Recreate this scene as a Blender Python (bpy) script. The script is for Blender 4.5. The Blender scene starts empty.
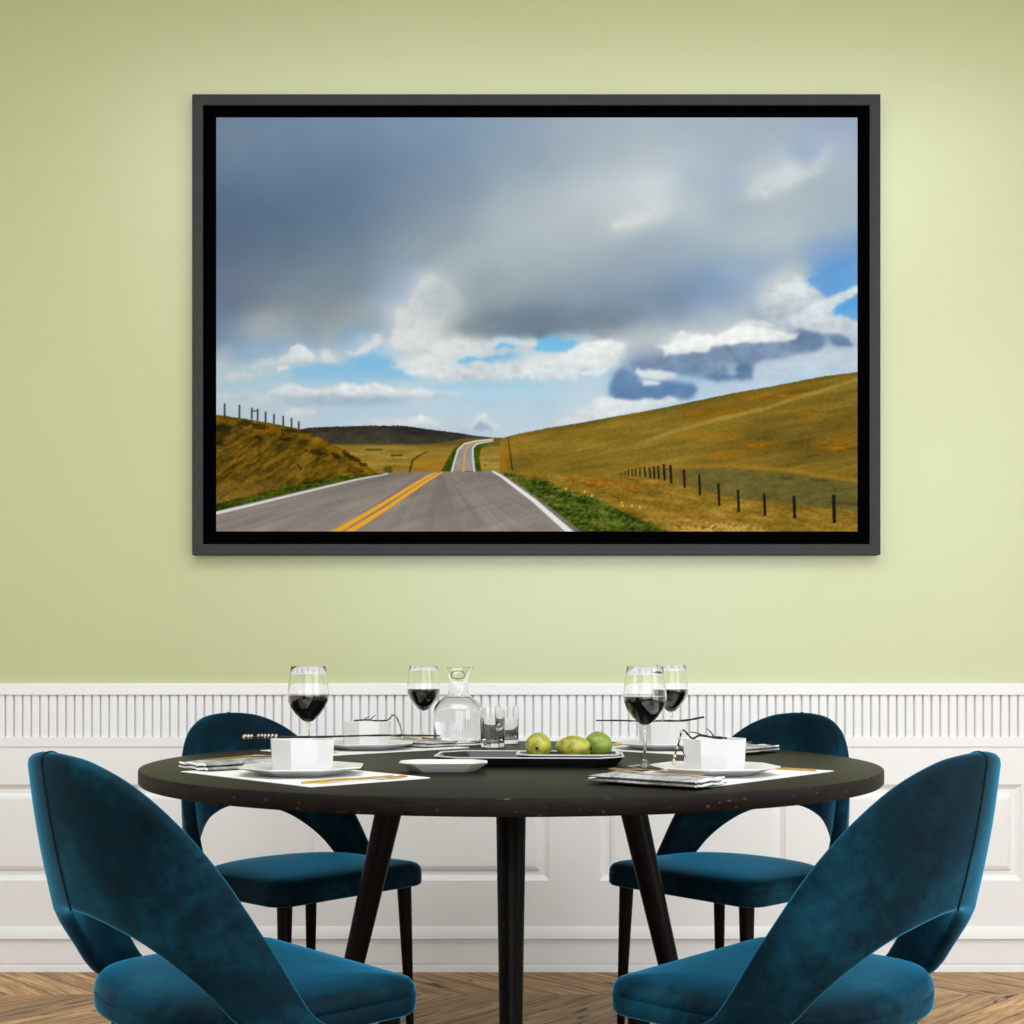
import bpy, bmesh, math, random
from math import pi, sin, cos, radians
from mathutils import Vector, Matrix
random.seed(7)
scene = bpy.context.scene
COL = scene.collection
F = 1328.0; HZ = 664.0; EYE = 0.97          # focal length in pixels, horizon row, eye height

def PX(x, Y): return (x - 512.0) * Y / F     # pixel column -> X at distance Y
def PZ(y, Y): return EYE - (y - HZ) * Y / F  # pixel row -> height at distance Y

# ---------------------------------------------------------------- objects
def link(name, me, mat=None, parent=None, loc=None, rot=None):
    o = bpy.data.objects.new(name, me); COL.objects.link(o)
    if mat is not None and me is not None:
        me.materials.append(mat)
    if parent is not None: o.parent = parent
    if loc is not None: o.location = loc
    if rot is not None: o.rotation_euler = rot
    return o

def tag(o, label, cat, group=None):
    o['label'] = label; o['category'] = cat
    if group: o['group'] = group
    return o

def thing(name, label, cat, loc=(0, 0, 0), rz=0.0, group=None):
    o = bpy.data.objects.new(name, None); COL.objects.link(o)
    o.empty_display_size = .05; o.location = loc; o.rotation_euler = (0, 0, rz)
    return tag(o, label, cat, group)

def struct(name, me, mat):
    o = link(name, me, mat); o['kind'] = 'structure'; return o

def dup(root, loc, rz, label):
    r = root.copy(); COL.objects.link(r); r.location = loc; r.rotation_euler = (0, 0, rz); r['label'] = label
    for ch in list(root.children):
        c = ch.copy(); COL.objects.link(c); c.parent = r
        for g in list(ch.children):
            d = g.copy(); COL.objects.link(d); d.parent = c
    return r

class MB:
    """collects faces, becomes one mesh"""
    def __init__(self): self.v = []; self.f = []
    def add(self, vs, fs):
        n = len(self.v); self.v += [tuple(p) for p in vs]; self.f += [tuple(i + n for i in q) for q in fs]; return self
    def box(self, a, b):
        (x0, y0, z0), (x1, y1, z1) = a, b
        return self.add([(x0,y0,z0),(x1,y0,z0),(x1,y1,z0),(x0,y1,z0),(x0,y0,z1),(x1,y0,z1),(x1,y1,z1),(x0,y1,z1)],
                        [(0,3,2,1),(4,5,6,7),(0,1,5,4),(1,2,6,5),(2,3,7,6),(3,0,4,7)])
    def rings(self, rings, closed=True, cap0=False, cap1=False):
        n = len(rings[0]); vs = [p for r in rings for p in r]; fs = []
        for i in range(len(rings) - 1):
            for j in range(n if closed else n - 1):
                k = (j + 1) % n
                fs.append((i*n+j, i*n+k, (i+1)*n+k, (i+1)*n+j))
        if cap0: fs.append(tuple(range(n - 1, -1, -1)))
        if cap1: fs.append(tuple((len(rings) - 1) * n + j for j in range(n)))
        return self.add(vs, fs)
    def lathe(self, prof, seg=48, c=(0, 0, 0), rot=0.0, cap0=True, cap1=True):
        rings = [[(c[0] + r * cos(rot + 2*pi*j/seg), c[1] + r * sin(rot + 2*pi*j/seg), c[2] + z) for j in range(seg)] for r, z in prof]
        return self.rings(rings, True, cap0, cap1)
    def tube(self, pts, rad, seg=10, caps=True):
        pts = [Vector(p) for p in pts]; rings = []
        up = Vector((0, 0, 1)); prev = None
        for i, p in enumerate(pts):
            t = (pts[min(i+1, len(pts)-1)] - pts[max(i-1, 0)]).normalized()
            if prev is None:
                a = t.cross(up if abs(t.z) < .9 else Vector((1, 0, 0))).normalized()
            else:
                a = (prev - t * prev.dot(t)).normalized()
            prev = a; b = t.cross(a)
            r = rad[i] if isinstance(rad, (list, tuple)) else rad
            rings.append([p + a * (r * cos(2*pi*j/seg)) + b * (r * sin(2*pi*j/seg)) for j in range(seg)])
        return self.rings(rings, True, caps, caps)
    def mesh(self, name, smooth=True, angle=40):
        me = bpy.data.meshes.new(name); me.from_pydata(self.v, [], self.f); me.update()
        bm = bmesh.new(); bm.from_mesh(me)
        bmesh.ops.recalc_face_normals(bm, faces=bm.faces[:])
        if smooth:
            for f in bm.faces: f.smooth = True
            for e in bm.edges:
                if len(e.link_faces) == 2 and e.calc_face_angle(0) > radians(angle): e.smooth = False
        bm.to_mesh(me); bm.free()
        return me

# ---------------------------------------------------------------- materials
def lin(c):
    return tuple((x / 12.92 if x <= .04045 else ((x + .055) / 1.055) ** 2.4) for x in (q / 255.0 for q in c))

class NT:
    def __init__(self, name):
        self.m = bpy.data.materials.new(name); self.m.use_nodes = True
        self.t = self.m.node_tree; self.b = self.t.nodes['Principled BSDF']
    def n(self, typ, **kw):
        x = self.t.nodes.new(typ)
        for k, v in kw.items(): setattr(x, k, v)
        return x
    def l(self, a, b): self.t.links.new(a, b)
    def math(self, op, a, b=None, c=None):
        x = self.n('ShaderNodeMath', operation=op)
        for i, q in enumerate((a, b, c)):
            if q is None: continue
            if isinstance(q, (int, float)): x.inputs[i].default_value = q
            else: self.l(q, x.inputs[i])
        return x.outputs[0]
    def coords(self, scale=(1, 1, 1), rot=(0, 0, 0), kind='Object'):
        c = self.n('ShaderNodeTexCoord'); mp = self.n('ShaderNodeMapping')
        mp.inputs['Scale'].default_value = scale; mp.inputs['Rotation'].default_value = rot
        self.l(c.outputs[kind], mp.inputs['Vector']); return mp.outputs[0]
    def noise(self, vec, scale, detail=4, rough=.55, dist=0):
        x = self.n('ShaderNodeTexNoise'); x.inputs['Scale'].default_value = scale; x.inputs['Detail'].default_value = detail
        x.inputs['Roughness'].default_value = rough; x.inputs['Distortion'].default_value = dist
        self.l(vec, x.inputs['Vector']); return x.outputs['Fac']
    def ramp(self, fac, stops):
        x = self.n('ShaderNodeValToRGB'); e = x.color_ramp.elements
        while len(e) < len(stops): e.new(.5)
        for q, (p, c) in zip(e, stops): q.position = p; q.color = (*c, 1)
        self.l(fac, x.inputs[0]); return x.outputs['Color']
    def mix(self, fac, a, b, blend='MIX'):
        x = self.n('ShaderNodeMix', data_type='RGBA', blend_type=blend)
        for i, q in ((0, fac), (6, a), (7, b)):
            if isinstance(q, (int, float)): x.inputs[i].default_value = q
            elif isinstance(q, tuple): x.inputs[i].default_value = (*q, 1)
            else: self.l(q, x.inputs[i])
        return x.outputs[2]
    def bump(self, h, strength=.2, dist=.002):
        x = self.n('ShaderNodeBump'); x.inputs['Strength'].default_value = strength; x.inputs['Distance'].default_value = dist
        self.l(h, x.inputs['Height']); self.l(x.outputs[0], self.b.inputs['Normal'])
    def set(self, **kw):
        names = dict(col='Base Color', rough='Roughness', metal='Metallic', spec='Specular IOR Level', ior='IOR', trans='Transmission Weight',
                     sheen='Sheen Weight', sheen_rough='Sheen Roughness', sheen_tint='Sheen Tint', coat='Coat Weight', coat_rough='Coat Roughness')
        for k, v in kw.items():
            i = self.b.inputs[names[k]]
            if isinstance(v, bpy.types.NodeSocket): self.l(v, i)
            elif isinstance(v, tuple): i.default_value = (*v, 1)
            else: i.default_value = v
        return self

def mottled(name, c0, c1, scale=8, rough=.5, spec=.5, bump=0., **kw):
    m = NT(name); f = m.noise(m.coords(), scale, 5)
    m.set(col=m.ramp(f, [(.3, c0), (.7, c1)]), rough=rough, spec=spec, **kw)
    if bump: m.bump(m.noise(m.coords(), scale * 14, 3), bump, .001)
    return m.m

def make_materials():
    M = {}
    m = NT('green_wall_paint'); f = m.noise(m.coords(), 1.3, 4)
    m.set(col=m.ramp(f, [(.3, (.470, .508, .248)), (.7, (.490, .528, .268))]), rough=.38, spec=1.0, coat=.9, coat_rough=.33)
    m.bump(m.noise(m.coords(), 160, 3), .06, .001); M['green'] = m.m
    M['white'] = mottled('white_panel_paint', (.84, .855, .865), (.86, .875, .885), 3, .5, .2)
    M['plaster'] = mottled('ceiling_plaster', (.76, .76, .74), (.79, .79, .77), 3, .9, .2)
    # chevron oak floor
    m = NT('chevron_oak_floor'); tc = m.n('ShaderNodeTexCoord'); sp = m.n('ShaderNodeSeparateXYZ'); m.l(tc.outputs['Object'], sp.inputs[0])
    X, Y = sp.outputs[0], sp.outputs[1]
    yy = m.math('SUBTRACT', Y, 3.9); pp = m.math('PINGPONG', yy, .52)
    u = m.math('ADD', X, pp); v = m.math('SUBTRACT', X, pp)
    row = m.math('FLOOR', m.math('DIVIDE', yy, .52))
    un = m.math('DIVIDE', u, .135); idx = m.math('FLOOR', un); fr = m.math('FRACT', un)
    cell = m.n('ShaderNodeCombineXYZ'); m.l(idx, cell.inputs[0]); m.l(row, cell.inputs[1])
    wn = m.n('ShaderNodeTexWhiteNoise', noise_dimensions='3D'); m.l(cell.outputs[0], wn.inputs[0])
    gv = m.n('ShaderNodeCombineXYZ'); m.l(m.math('MULTIPLY', u, 38.), gv.inputs[0]); m.l(m.math('MULTIPLY', v, 3.4), gv.inputs[1]); m.l(m.math('MULTIPLY', wn.outputs[0], 40.), gv.inputs[2])
    g = m.noise(gv.outputs[0], 1.0, 6, .68, .6)
    gv2 = m.n('ShaderNodeCombineXYZ'); m.l(m.math('MULTIPLY', u, 20.), gv2.inputs[0]); m.l(m.math('MULTIPLY', v, 4.), gv2.inputs[1]); m.l(m.math('MULTIPLY', wn.outputs[0], 17.), gv2.inputs[2])
    cr = m.noise(gv2.outputs[0], 1.0, 3, .5, .3)
    base = m.ramp(g, [(.28, (.08, .040, .014)), (.42, (.33, .185, .072)), (.56, (.56, .345, .160)), (.74, (.82, .575, .33))])
    tint = m.ramp(wn.outputs[0], [(0, (.62, .60, .56)), (1, (1.12, 1.06, .98))])
    c = m.mix(1.0, base, tint, 'MULTIPLY')
    crack = m.ramp(cr, [(.30, (1, 1, 1)), (.335, (0, 0, 0))])
    c = m.mix(crack, c, (.025, .014, .007))
    gap = m.math('LESS_THAN', m.math('ABSOLUTE', m.math('SUBTRACT', fr, .5)), .478)
    gap = m.math('SUBTRACT', 1.0, gap); c = m.mix(gap, c, (.045, .025, .011))
    m.set(col=c, rough=.5, spec=.4); m.bump(g, .15, .002); M['floor'] = m.m
    # dark wood
    m = NT('dark_stained_oak'); g = m.noise(m.coords((3, 60, 60)), 1.0, 6, .65, .4)
    m.set(col=m.ramp(g, [(.3, (.0030, .0025, .0013)), (.7, (.0095, .0077, .0040))]), rough=.46, spec=.13); m.bump(g, .15, .001); M['table'] = m.m
    m = NT('dark_wood_edge'); g = m.noise(m.coords((9, 9, 60)), 2.0, 5, .6); sp_ = m.noise(m.coords((60, 60, 120)), 1.0, 2, .5)
    c = m.ramp(g, [(.3, (.0045, .0032, .0026)), (.7, (.016, .0105, .008))]); pk = m.ramp(sp_, [(.66, (0, 0, 0)), (.74, (1, 1, 1))])
    m.set(col=m.mix(pk, c, (.10, .065, .05)), rough=.6, spec=.15); M['edge'] = m.m
    M['leg'] = mottled('black_brown_leg', (.0018, .0013, .0011), (.0045, .0030, .0024), 20, .36, .08)
    # velvet
    m = NT('teal_velvet'); co = m.coords(); f = m.noise(co, 3.4, 6, .58, .5); f2 = m.noise(co, 40.0, 4, .65, .4)
    ff = m.math('ADD', m.math('MULTIPLY', f, .75), m.math('MULTIPLY', f2, .25))
    m.set(col=m.ramp(ff, [(.34, (.0003, .0038, .0062)), (.50, (.0009, .0150, .026)), (.63, (.0032, .045, .079)), (.78, (.011, .112, .190))]), rough=.6, spec=.06,
          sheen=1.0, sheen_rough=.29, sheen_tint=(.05, .48, .86))
    m.bump(m.noise(co, 9, 4, .6), .25, .004); M['velvet'] = m.m
    M['piping'] = mottled('dark_piping', (.002, .005, .009), (.004, .010, .016), 40, .7, .2)
    # picture
    M['frame'] = mottled('charcoal_frame_wood', lin((53, 53, 54)), lin((57, 57, 58)), 30, .6, .15)
    M['matblack'] = mottled('black_liner', (.0006, .0006, .0006), (.0012, .0012, .0012), 30, .9, 0.0)
    m = NT('printed_canvas'); a = m.n('ShaderNodeVertexColor', layer_name='print'); m.set(col=a.outputs[0], rough=.9, spec=0.0); M['print'] = m.m
    # tableware
    M['china'] = mottled('white_glazed_china', (.63, .63, .62), (.66, .66, .65), 6, .18, .5)
    M['dish'] = mottled('matt_ceramic_dish', (.60, .58, .54), (.68, .66, .62), 14, .35, .45)
    M['paper'] = mottled('white_paper_placemat', (.70, .70, .68), (.78, .78, .76), 30, .7, .2, .1)
    m = NT('grey_linen'); w = m.noise(m.coords((1, 1, 1)), 260, 2, .6); f = m.noise(m.coords(), 26, 4)
    m.set(col=m.ramp(m.math('ADD', m.math('MULTIPLY', w, .4), m.math('MULTIPLY', f, .6)), [(.35, (.10, .10, .095)), (.6, (.46, .46, .44))]), rough=.85, spec=.1)
    m.bump(f, .5, .004); M['linen'] = m.m
    M['hem'] = mottled('white_hem', (.72, .72, .70), (.80, .80, .78), 60, .8, .1)
    M['gold'] = mottled('brushed_gold', (.62, .36, .06), (.80, .50, .12), 40, .28, .5, metal=1.0)
    m = NT('clear_glass'); f = m.noise(m.coords(), 4, 1); m.set(col=m.ramp(f, [(0, (.985, .99, .985)), (1, (1, 1, 1))]), rough=0.0, trans=1.0, ior=1.45); M['glass'] = m.m
    m = NT('water'); f = m.noise(m.coords(), 4, 1); m.set(col=m.ramp(f, [(0, (.97, .985, .98)), (1, (.99, 1, .995))]), rough=0.0, trans=1.0, ior=1.33); M['water'] = m.m
    M['wine'] = mottled('dark_red_wine', (.0030, .0016, .0012), (.005, .0024, .0018), 8, .04, .6)
    M['tray'] = mottled('black_lacquer_tray', (.006, .0065, .008), (.012, .013, .016), 10, .28, .5)
    M['trim'] = mottled('pale_rim_metal', (.62, .62, .60), (.72, .72, .70), 20, .35, .5)
    m = NT('pear_skin'); co = m.coords(); f = m.noise(co, 26, 5, .62, .5); f2 = m.noise(co, 70, 3, .6)
    c = m.ramp(f, [(.28, (.12, .055, .012)), (.45, (.30, .30, .035)), (.62, (.50, .50, .06)), (.8, (.62, .56, .08))])
    sp_ = m.ramp(f2, [(.30, (.7, .7, .7)), (.42, (0, 0, 0))]); m.set(col=m.mix(sp_, c, (.16, .10, .02)), rough=.35, spec=.5); M['pear'] = m.m
    m = NT('green_pear_skin'); co = m.coords(); f = m.noise(co, 24, 5, .6, .4)
    m.set(col=m.ramp(f, [(.3, (.10, .17, .02)), (.5, (.21, .30, .035)), (.75, (.40, .46, .06))]), rough=.32, spec=.5); M['greenpear'] = m.m
    M['bark'] = mottled('dark_twig_bark', (.010, .007, .005), (.05, .035, .022), 90, .7, .2)
    M['bud'] = mottled('pale_catkin', (.30, .24, .16), (.62, .56, .46), 120, .8, .1)
    return M
M = make_materials()
# ---------------------------------------------------------------- the printed landscape (numpy, colours of the print itself)
import numpy as np

def _noise(u, v, seed):
    """smooth value noise on float coordinates"""
    iu = np.floor(u).astype(np.int64); iv = np.floor(v).astype(np.int64)
    fu = u - iu; fv = v - iv
    fu = fu * fu * (3 - 2 * fu); fv = fv * fv * (3 - 2 * fv)
    def h(a, b):
        n = (a * 374761393 + b * 668265263 + seed * 974711) & 0xffffffff
        n = ((n ^ (n >> 13)) * 1274126177) & 0xffffffff
        n = ((n ^ (n >> 16)) * 2246822519) & 0xffffffff
        return ((n ^ (n >> 15)) & 0xffff) / 65535.0
    a = h(iu, iv); b = h(iu + 1, iv); c = h(iu, iv + 1); d = h(iu + 1, iv + 1)
    return (a * (1 - fu) + b * fu) * (1 - fv) + (c * (1 - fu) + d * fu) * fv

def _fbm(u, v, seed, octs=4, gain=0.5):
    s = 0; amp = 1; tot = 0
    for k in range(octs):
        s = s + amp * (_noise(u, v, seed + 17 * k) - 0.5); tot += amp
        u = u * 2.03 + 11.3; v = v * 2.03 + 5.7; amp *= gain
    return s / tot * 2                      # about -1 .. 1

SKY = [  # u, v, r, g, b : colours of the print
 (0,0,118,138,166),(0,46,112,134,160),(107,0,124,145,172),(107,46,102,128,156),(107,72,90,114,143),(0,100,84,104,134),(30,92,86,108,137),
 (107,100,94,116,142),(0,138,94,110,134),(107,138,108,127,146),(60,120,96,117,140),(214,0,124,147,174),(214,46,120,140,168),(160,70,106,128,156),
 (160,100,106,126,150),(214,92,134,150,167),(214,138,144,161,173),(170,135,128,146,162),(214,115,142,158,170),
 (321,0,150,166,186),(268,22,128,153,178),(321,46,150,167,184),(290,60,146,163,177),(321,92,172,183,192),(300,100,164,178,186),(321,138,166,181,188),(428,0,172,185,199),
 (380,20,164,178,191),(380,45,162,177,190),(428,46,190,200,208),(428,68,200,208,214),(385,75,190,200,208),(350,90,182,192,199),(428,92,178,191,199),(400,92,176,189,197),(428,138,150,166,181),(380,120,164,178,186),(402,105,192,200,201),(436,94,198,205,207),
 (416,100,194,202,203),(448,82,194,203,210),(470,90,184,195,204),
 (470,20,168,182,196),(535,0,165,180,198),(535,20,164,179,196),(480,50,180,193,205),(505,50,158,173,195),(470,65,156,172,192),(520,65,160,175,194),(535,70,192,201,208),(560,48,186,197,208),(575,45,182,194,206),(545,58,196,205,212),(560,66,178,191,201),
 (590,33,136,164,198),(603,30,150,172,202),(610,28,180,192,204),(600,45,172,186,200),(535,92,158,175,188),(510,100,150,168,184),(535,112,170,183,191),(565,108,172,184,192),(480,95,172,185,195),(460,115,152,168,184),(480,125,166,180,189),(535,138,160,175,188),
 (642,0,150,168,198),(620,15,160,176,200),(642,46,164,179,196),(620,60,166,181,194),(642,92,160,176,190),(600,90,164,179,191),(620,110,150,170,190),(642,124,126,158,200),(642,136,92,146,204),(610,130,132,160,194),
 (30,160,108,124,144),(107,165,124,140,152),(60,180,122,137,150),(0,170,98,112,136),(0,190,102,118,142),(107,186,130,144,154),(0,207,112,134,158),(10,220,122,148,175),(35,214,160,172,178),(53,211,172,179,181),(72,205,152,162,168),(100,208,140,152,162),(88,220,138,164,190),(118,210,158,168,172),
 (130,200,152,162,166),(150,196,152,162,166),(115,222,172,182,188),(160,206,140,158,174),(180,160,144,162,178),(168,190,150,168,192),(188,176,152,173,205),(196,160,152,170,196),(175,210,150,172,198),(145,216,128,166,204),(130,222,128,170,208),
 (84,234,208,212,214),(75,240,204,208,211),(92,239,206,210,213),(42,245,192,198,202),(55,243,184,194,202),(12,259,206,209,210),(25,257,204,208,210),(45,257,176,195,208),(67,251,212,217,220),(113,236,200,206,210),(113,243,206,211,214),(148,230,192,201,208),(160,222,190,200,208),(150,226,196,204,209),(135,234,180,196,208),
 (125,251,122,180,219),(143,247,118,178,217),(159,242,118,178,216),(165,250,124,182,219),(82,257,130,182,215),(95,252,130,180,214),(21,240,142,172,196),(30,230,138,168,196),(60,228,132,166,196),(100,228,136,170,202),(10,240,170,184,192),(5,250,178,190,196),
 (188,245,206,212,214),(205,252,214,217,218),(175,247,182,204,218),(180,236,166,194,216),(195,238,190,200,208),(190,256,150,192,218),(125,266,176,203,215),(73,273,218,221,222),(90,272,214,217,219),(110,273,206,212,216),(160,266,204,213,218),(188,274,222,224,225),(170,273,206,213,218),(205,275,216,219,221),(10,272,182,197,204),(35,268,176,200,212),
 (60,279,196,202,206),(100,282,160,178,196),(130,286,152,172,194),(165,284,158,178,198),(185,284,160,180,200),(150,278,190,198,205),(120,278,200,205,209),(200,282,206,210,213),(215,284,216,219,221),(229,281,212,216,218),(238,280,176,200,214),
 (209,164,206,210,212),(205,172,200,205,208),(196,183,200,205,208),(184,195,206,210,212),(190,205,202,207,209),(180,212,200,206,208),(200,196,178,187,192),(205,215,196,202,204),(195,222,206,210,211),
 (216,160,196,203,206),(240,148,170,182,188),(228,175,184,192,196),(270,160,138,154,164),(255,160,156,169,176),(262,180,144,158,167),(290,155,164,176,182),(321,160,152,166,176),(300,178,136,152,163),(340,178,132,149,164),(321,195,104,122,138),(340,200,98,116,134),(310,208,94,112,128),(330,213,92,110,126),(280,207,108,125,138),(300,216,100,117,132),(350,213,116,132,146),
 (245,208,136,150,158),(225,212,168,177,180),(260,214,134,148,155),(235,195,172,181,185),(380,160,144,160,176),(428,165,132,150,170),(380,185,122,140,160),(400,195,112,130,150),(380,205,112,129,146),(428,195,114,134,156),(428,184,122,142,163),(410,207,136,150,160),(385,214,146,158,166),
 (220,224,196,201,203),(240,222,206,210,211),(245,232,210,213,213),(225,234,190,196,200),(265,236,176,184,190),(268,226,204,207,208),(285,229,120,182,219),(297,228,120,182,219),(310,228,206,210,211),(308,222,196,201,204),(280,240,126,182,216),(252,243,128,180,214),(262,241,120,178,214),(295,239,130,186,218),(318,226,214,216,217),
 (325,230,102,176,221),(332,222,116,182,222),(340,229,106,176,220),(350,225,100,172,219),(360,224,112,178,218),(366,222,160,196,216),(341,219,186,196,202),(355,219,208,212,213),(375,226,214,217,217),(372,220,190,198,202),(305,245,212,214,214),(290,248,206,209,210),(330,240,222,224,224),(350,240,216,219,220),(375,236,218,221,222),(395,232,206,211,213),(402,230,222,225,226),(415,228,190,197,202),(428,222,178,187,193),
 (404,240,210,214,216),(385,245,200,207,210),(360,250,208,213,215),(330,252,214,217,218),(300,255,208,211,213),(270,252,206,210,212),(235,250,208,212,213),(218,244,204,209,212),(225,258,196,203,206),(245,262,212,215,216),(275,260,206,210,212),(218,262,206,210,212),(300,262,190,203,212),(280,268,150,194,220),(260,272,140,188,218),(230,272,158,198,220),(310,270,158,196,220),(330,263,202,209,213),(345,268,176,204,220),(355,262,206,212,214),(380,258,200,207,211),(384,267,220,223,224),(375,272,196,204,210),(398,262,176,190,202),
 (410,255,132,156,184),(420,250,120,146,178),(412,264,108,140,176),(425,268,92,126,168),(398,272,156,180,204),(422,258,104,136,172),(421,255,208,214,217),(427,263,214,219,222),
 (428,150,142,158,174),(480,150,128,150,176),(480,170,118,142,172),(450,180,112,132,158),(500,175,120,148,184),(535,150,134,160,190),(460,195,112,132,158),(440,200,128,146,168),(490,190,130,152,178),(520,165,138,162,190),
 (430,212,178,187,192),(450,207,170,181,188),(480,207,176,187,193),(510,195,162,177,190),(500,203,172,184,192),(535,190,156,171,186),(550,180,164,178,192),(560,195,158,173,189),(545,203,160,174,188),(575,200,150,166,186),(565,165,190,200,206),(582,158,176,186,190),(555,170,186,196,203),(578,172,206,212,215),(560,178,200,207,212),(590,168,204,210,213),(595,175,176,190,204),(600,172,196,205,211),(605,178,150,176,204),
 (570,182,192,201,208),(585,190,178,190,202),(582,200,172,184,198),(600,190,194,203,211),(610,182,200,208,213),(600,203,198,207,213),(590,207,190,200,208),(618,178,196,206,212),(630,172,204,212,216),(640,167,206,213,217),(622,192,164,190,214),
 (615,155,88,148,206),(605,160,92,150,206),(635,155,80,144,206),(625,165,88,150,208),(632,190,78,152,212),(640,196,84,156,212),(626,195,110,166,212),(640,180,78,150,210),(642,208,194,204,212),(620,206,192,202,211),
 (532,211,218,222,223),(520,216,216,220,222),(540,214,232,234,234),(550,218,230,232,232),(565,221,224,227,228),(575,222,212,217,221),(510,220,218,222,224),(500,221,204,210,214),(535,220,226,228,229),(520,223,214,218,220),(548,211,204,210,214),
 (464,222,226,229,230),(458,228,226,229,230),(450,234,214,219,222),(472,224,216,221,224),(470,231,222,225,227),(484,231,228,230,230),(446,228,196,204,208),(492,225,184,194,202),(480,224,196,204,209),
 (500,232,118,138,164),(520,228,124,143,168),(560,228,112,132,160),(580,226,108,128,156),(597,222,88,114,148),(590,216,102,126,158),(603,226,112,138,170),(540,232,108,128,156),(560,234,104,126,156),(520,237,104,125,155),(480,238,112,133,160),(450,242,126,144,168),(440,245,138,154,174),(500,241,104,125,154),(580,232,104,128,160),
 (621,222,92,118,154),(630,226,96,122,158),(614,220,118,142,174),(612,228,196,206,214),(640,222,196,205,213),(600,236,186,198,210),(630,240,188,200,212),
 (470,252,124,145,170),(490,250,118,140,168),(510,250,112,137,168),(518,250,170,185,200),(525,248,100,128,165),(530,255,88,118,158),(510,259,78,110,150),(495,260,92,122,158),(475,260,120,144,172),(540,247,150,172,196),(545,243,190,201,211),(560,250,188,200,211),(535,262,190,202,212),
 (440,256,196,206,212),(432,254,206,213,217),(450,257,204,211,216),(458,255,206,213,217),(430,264,206,214,218),(442,265,172,188,204),(450,264,140,164,192),(440,270,84,118,162),(455,272,104,136,172),(430,274,80,114,158),(475,271,152,178,204),(490,264,200,209,215),(500,268,196,206,213),(485,272,190,202,212),
 (580,255,186,202,216),(620,248,182,198,214),(600,258,170,196,222),(560,262,182,200,216),
 (0,285,194,199,202),(30,276,202,208,210),(30,288,184,197,206),(15,296,190,197,203),(50,292,180,195,206),(70,285,190,198,204),(107,292,176,201,216),(85,290,178,197,210),(66,296,202,207,209),(80,297,214,217,218),(92,297,216,219,219),(98,294,200,207,211),(110,302,172,190,208),(50,302,170,188,204),(95,305,188,198,208),(120,306,172,190,208),
 (140,300,168,192,214),(158,304,214,218,220),(152,308,208,213,216),(175,303,208,213,216),(185,300,216,219,221),(200,300,218,221,222),(205,297,216,219,221),(195,304,172,186,200),(210,306,160,178,196),(165,298,180,200,216),(135,308,206,212,215),(190,292,176,203,219),
 (218,302,208,212,216),(224,304,204,209,213),(232,308,190,199,208),(240,308,168,182,198),(260,303,212,215,218),(265,300,220,222,224),(270,304,160,178,198),(263,308,140,160,184),(275,309,176,192,208),(285,312,186,199,212),(250,310,160,178,198),(245,300,188,200,212),(222,296,186,202,215),
 (250,284,196,206,212),(300,284,200,208,213),(340,284,184,203,217),(300,277,172,204,224),(330,277,170,202,224),(260,293,190,202,212),(300,298,192,203,213),(320,305,182,197,212),(335,305,172,190,208),(310,310,168,190,214),(300,292,198,207,214),(350,293,196,206,213),(360,300,196,205,212),
 (345,280,206,212,216),(355,278,214,219,221),(350,286,196,206,213),(370,276,210,215,219),(385,279,196,206,214),(380,290,206,212,217),(365,297,214,218,220),(395,284,216,221,223),(410,290,208,214,219),(405,283,206,213,219),(420,284,200,209,216),(400,292,184,198,212),(390,296,196,206,214),(390,277,178,194,208),(400,276,130,156,188),(415,279,110,140,178),(428,278,92,124,166),(428,287,208,216,221),(450,283,200,209,217),(470,280,204,212,218),(440,276,112,140,176),(460,276,160,182,204),
]

def _inside(u, v, poly):
    r = np.zeros(u.shape, bool)
    n = len(poly)
    for i in range(n):
        x0, y0 = poly[i]; x1, y1 = poly[(i + 1) % n]
        if y0 == y1: continue
        c = ((y0 > v) != (y1 > v)) & (u < (x1 - x0) * (v - y0) / (y1 - y0) + x0)
        r ^= c
    return r

def _line_d(u, v, a, b):
    dx, dy = b[0] - a[0], b[1] - a[1]
    t = np.clip(((u - a[0]) * dx + (v - a[1]) * dy) / (dx * dx + dy * dy), 0, 1)
    return np.hypot(u - a[0] - t * dx, v - a[1] - t * dy), t

def paint_landscape(W, H):
    big_ = _paint(W * 2, H * 2)                     # drawn at twice the size, averaged down for clean edges
    return big_.reshape(H, 2, W, 2, 3).mean((1, 3))

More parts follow.
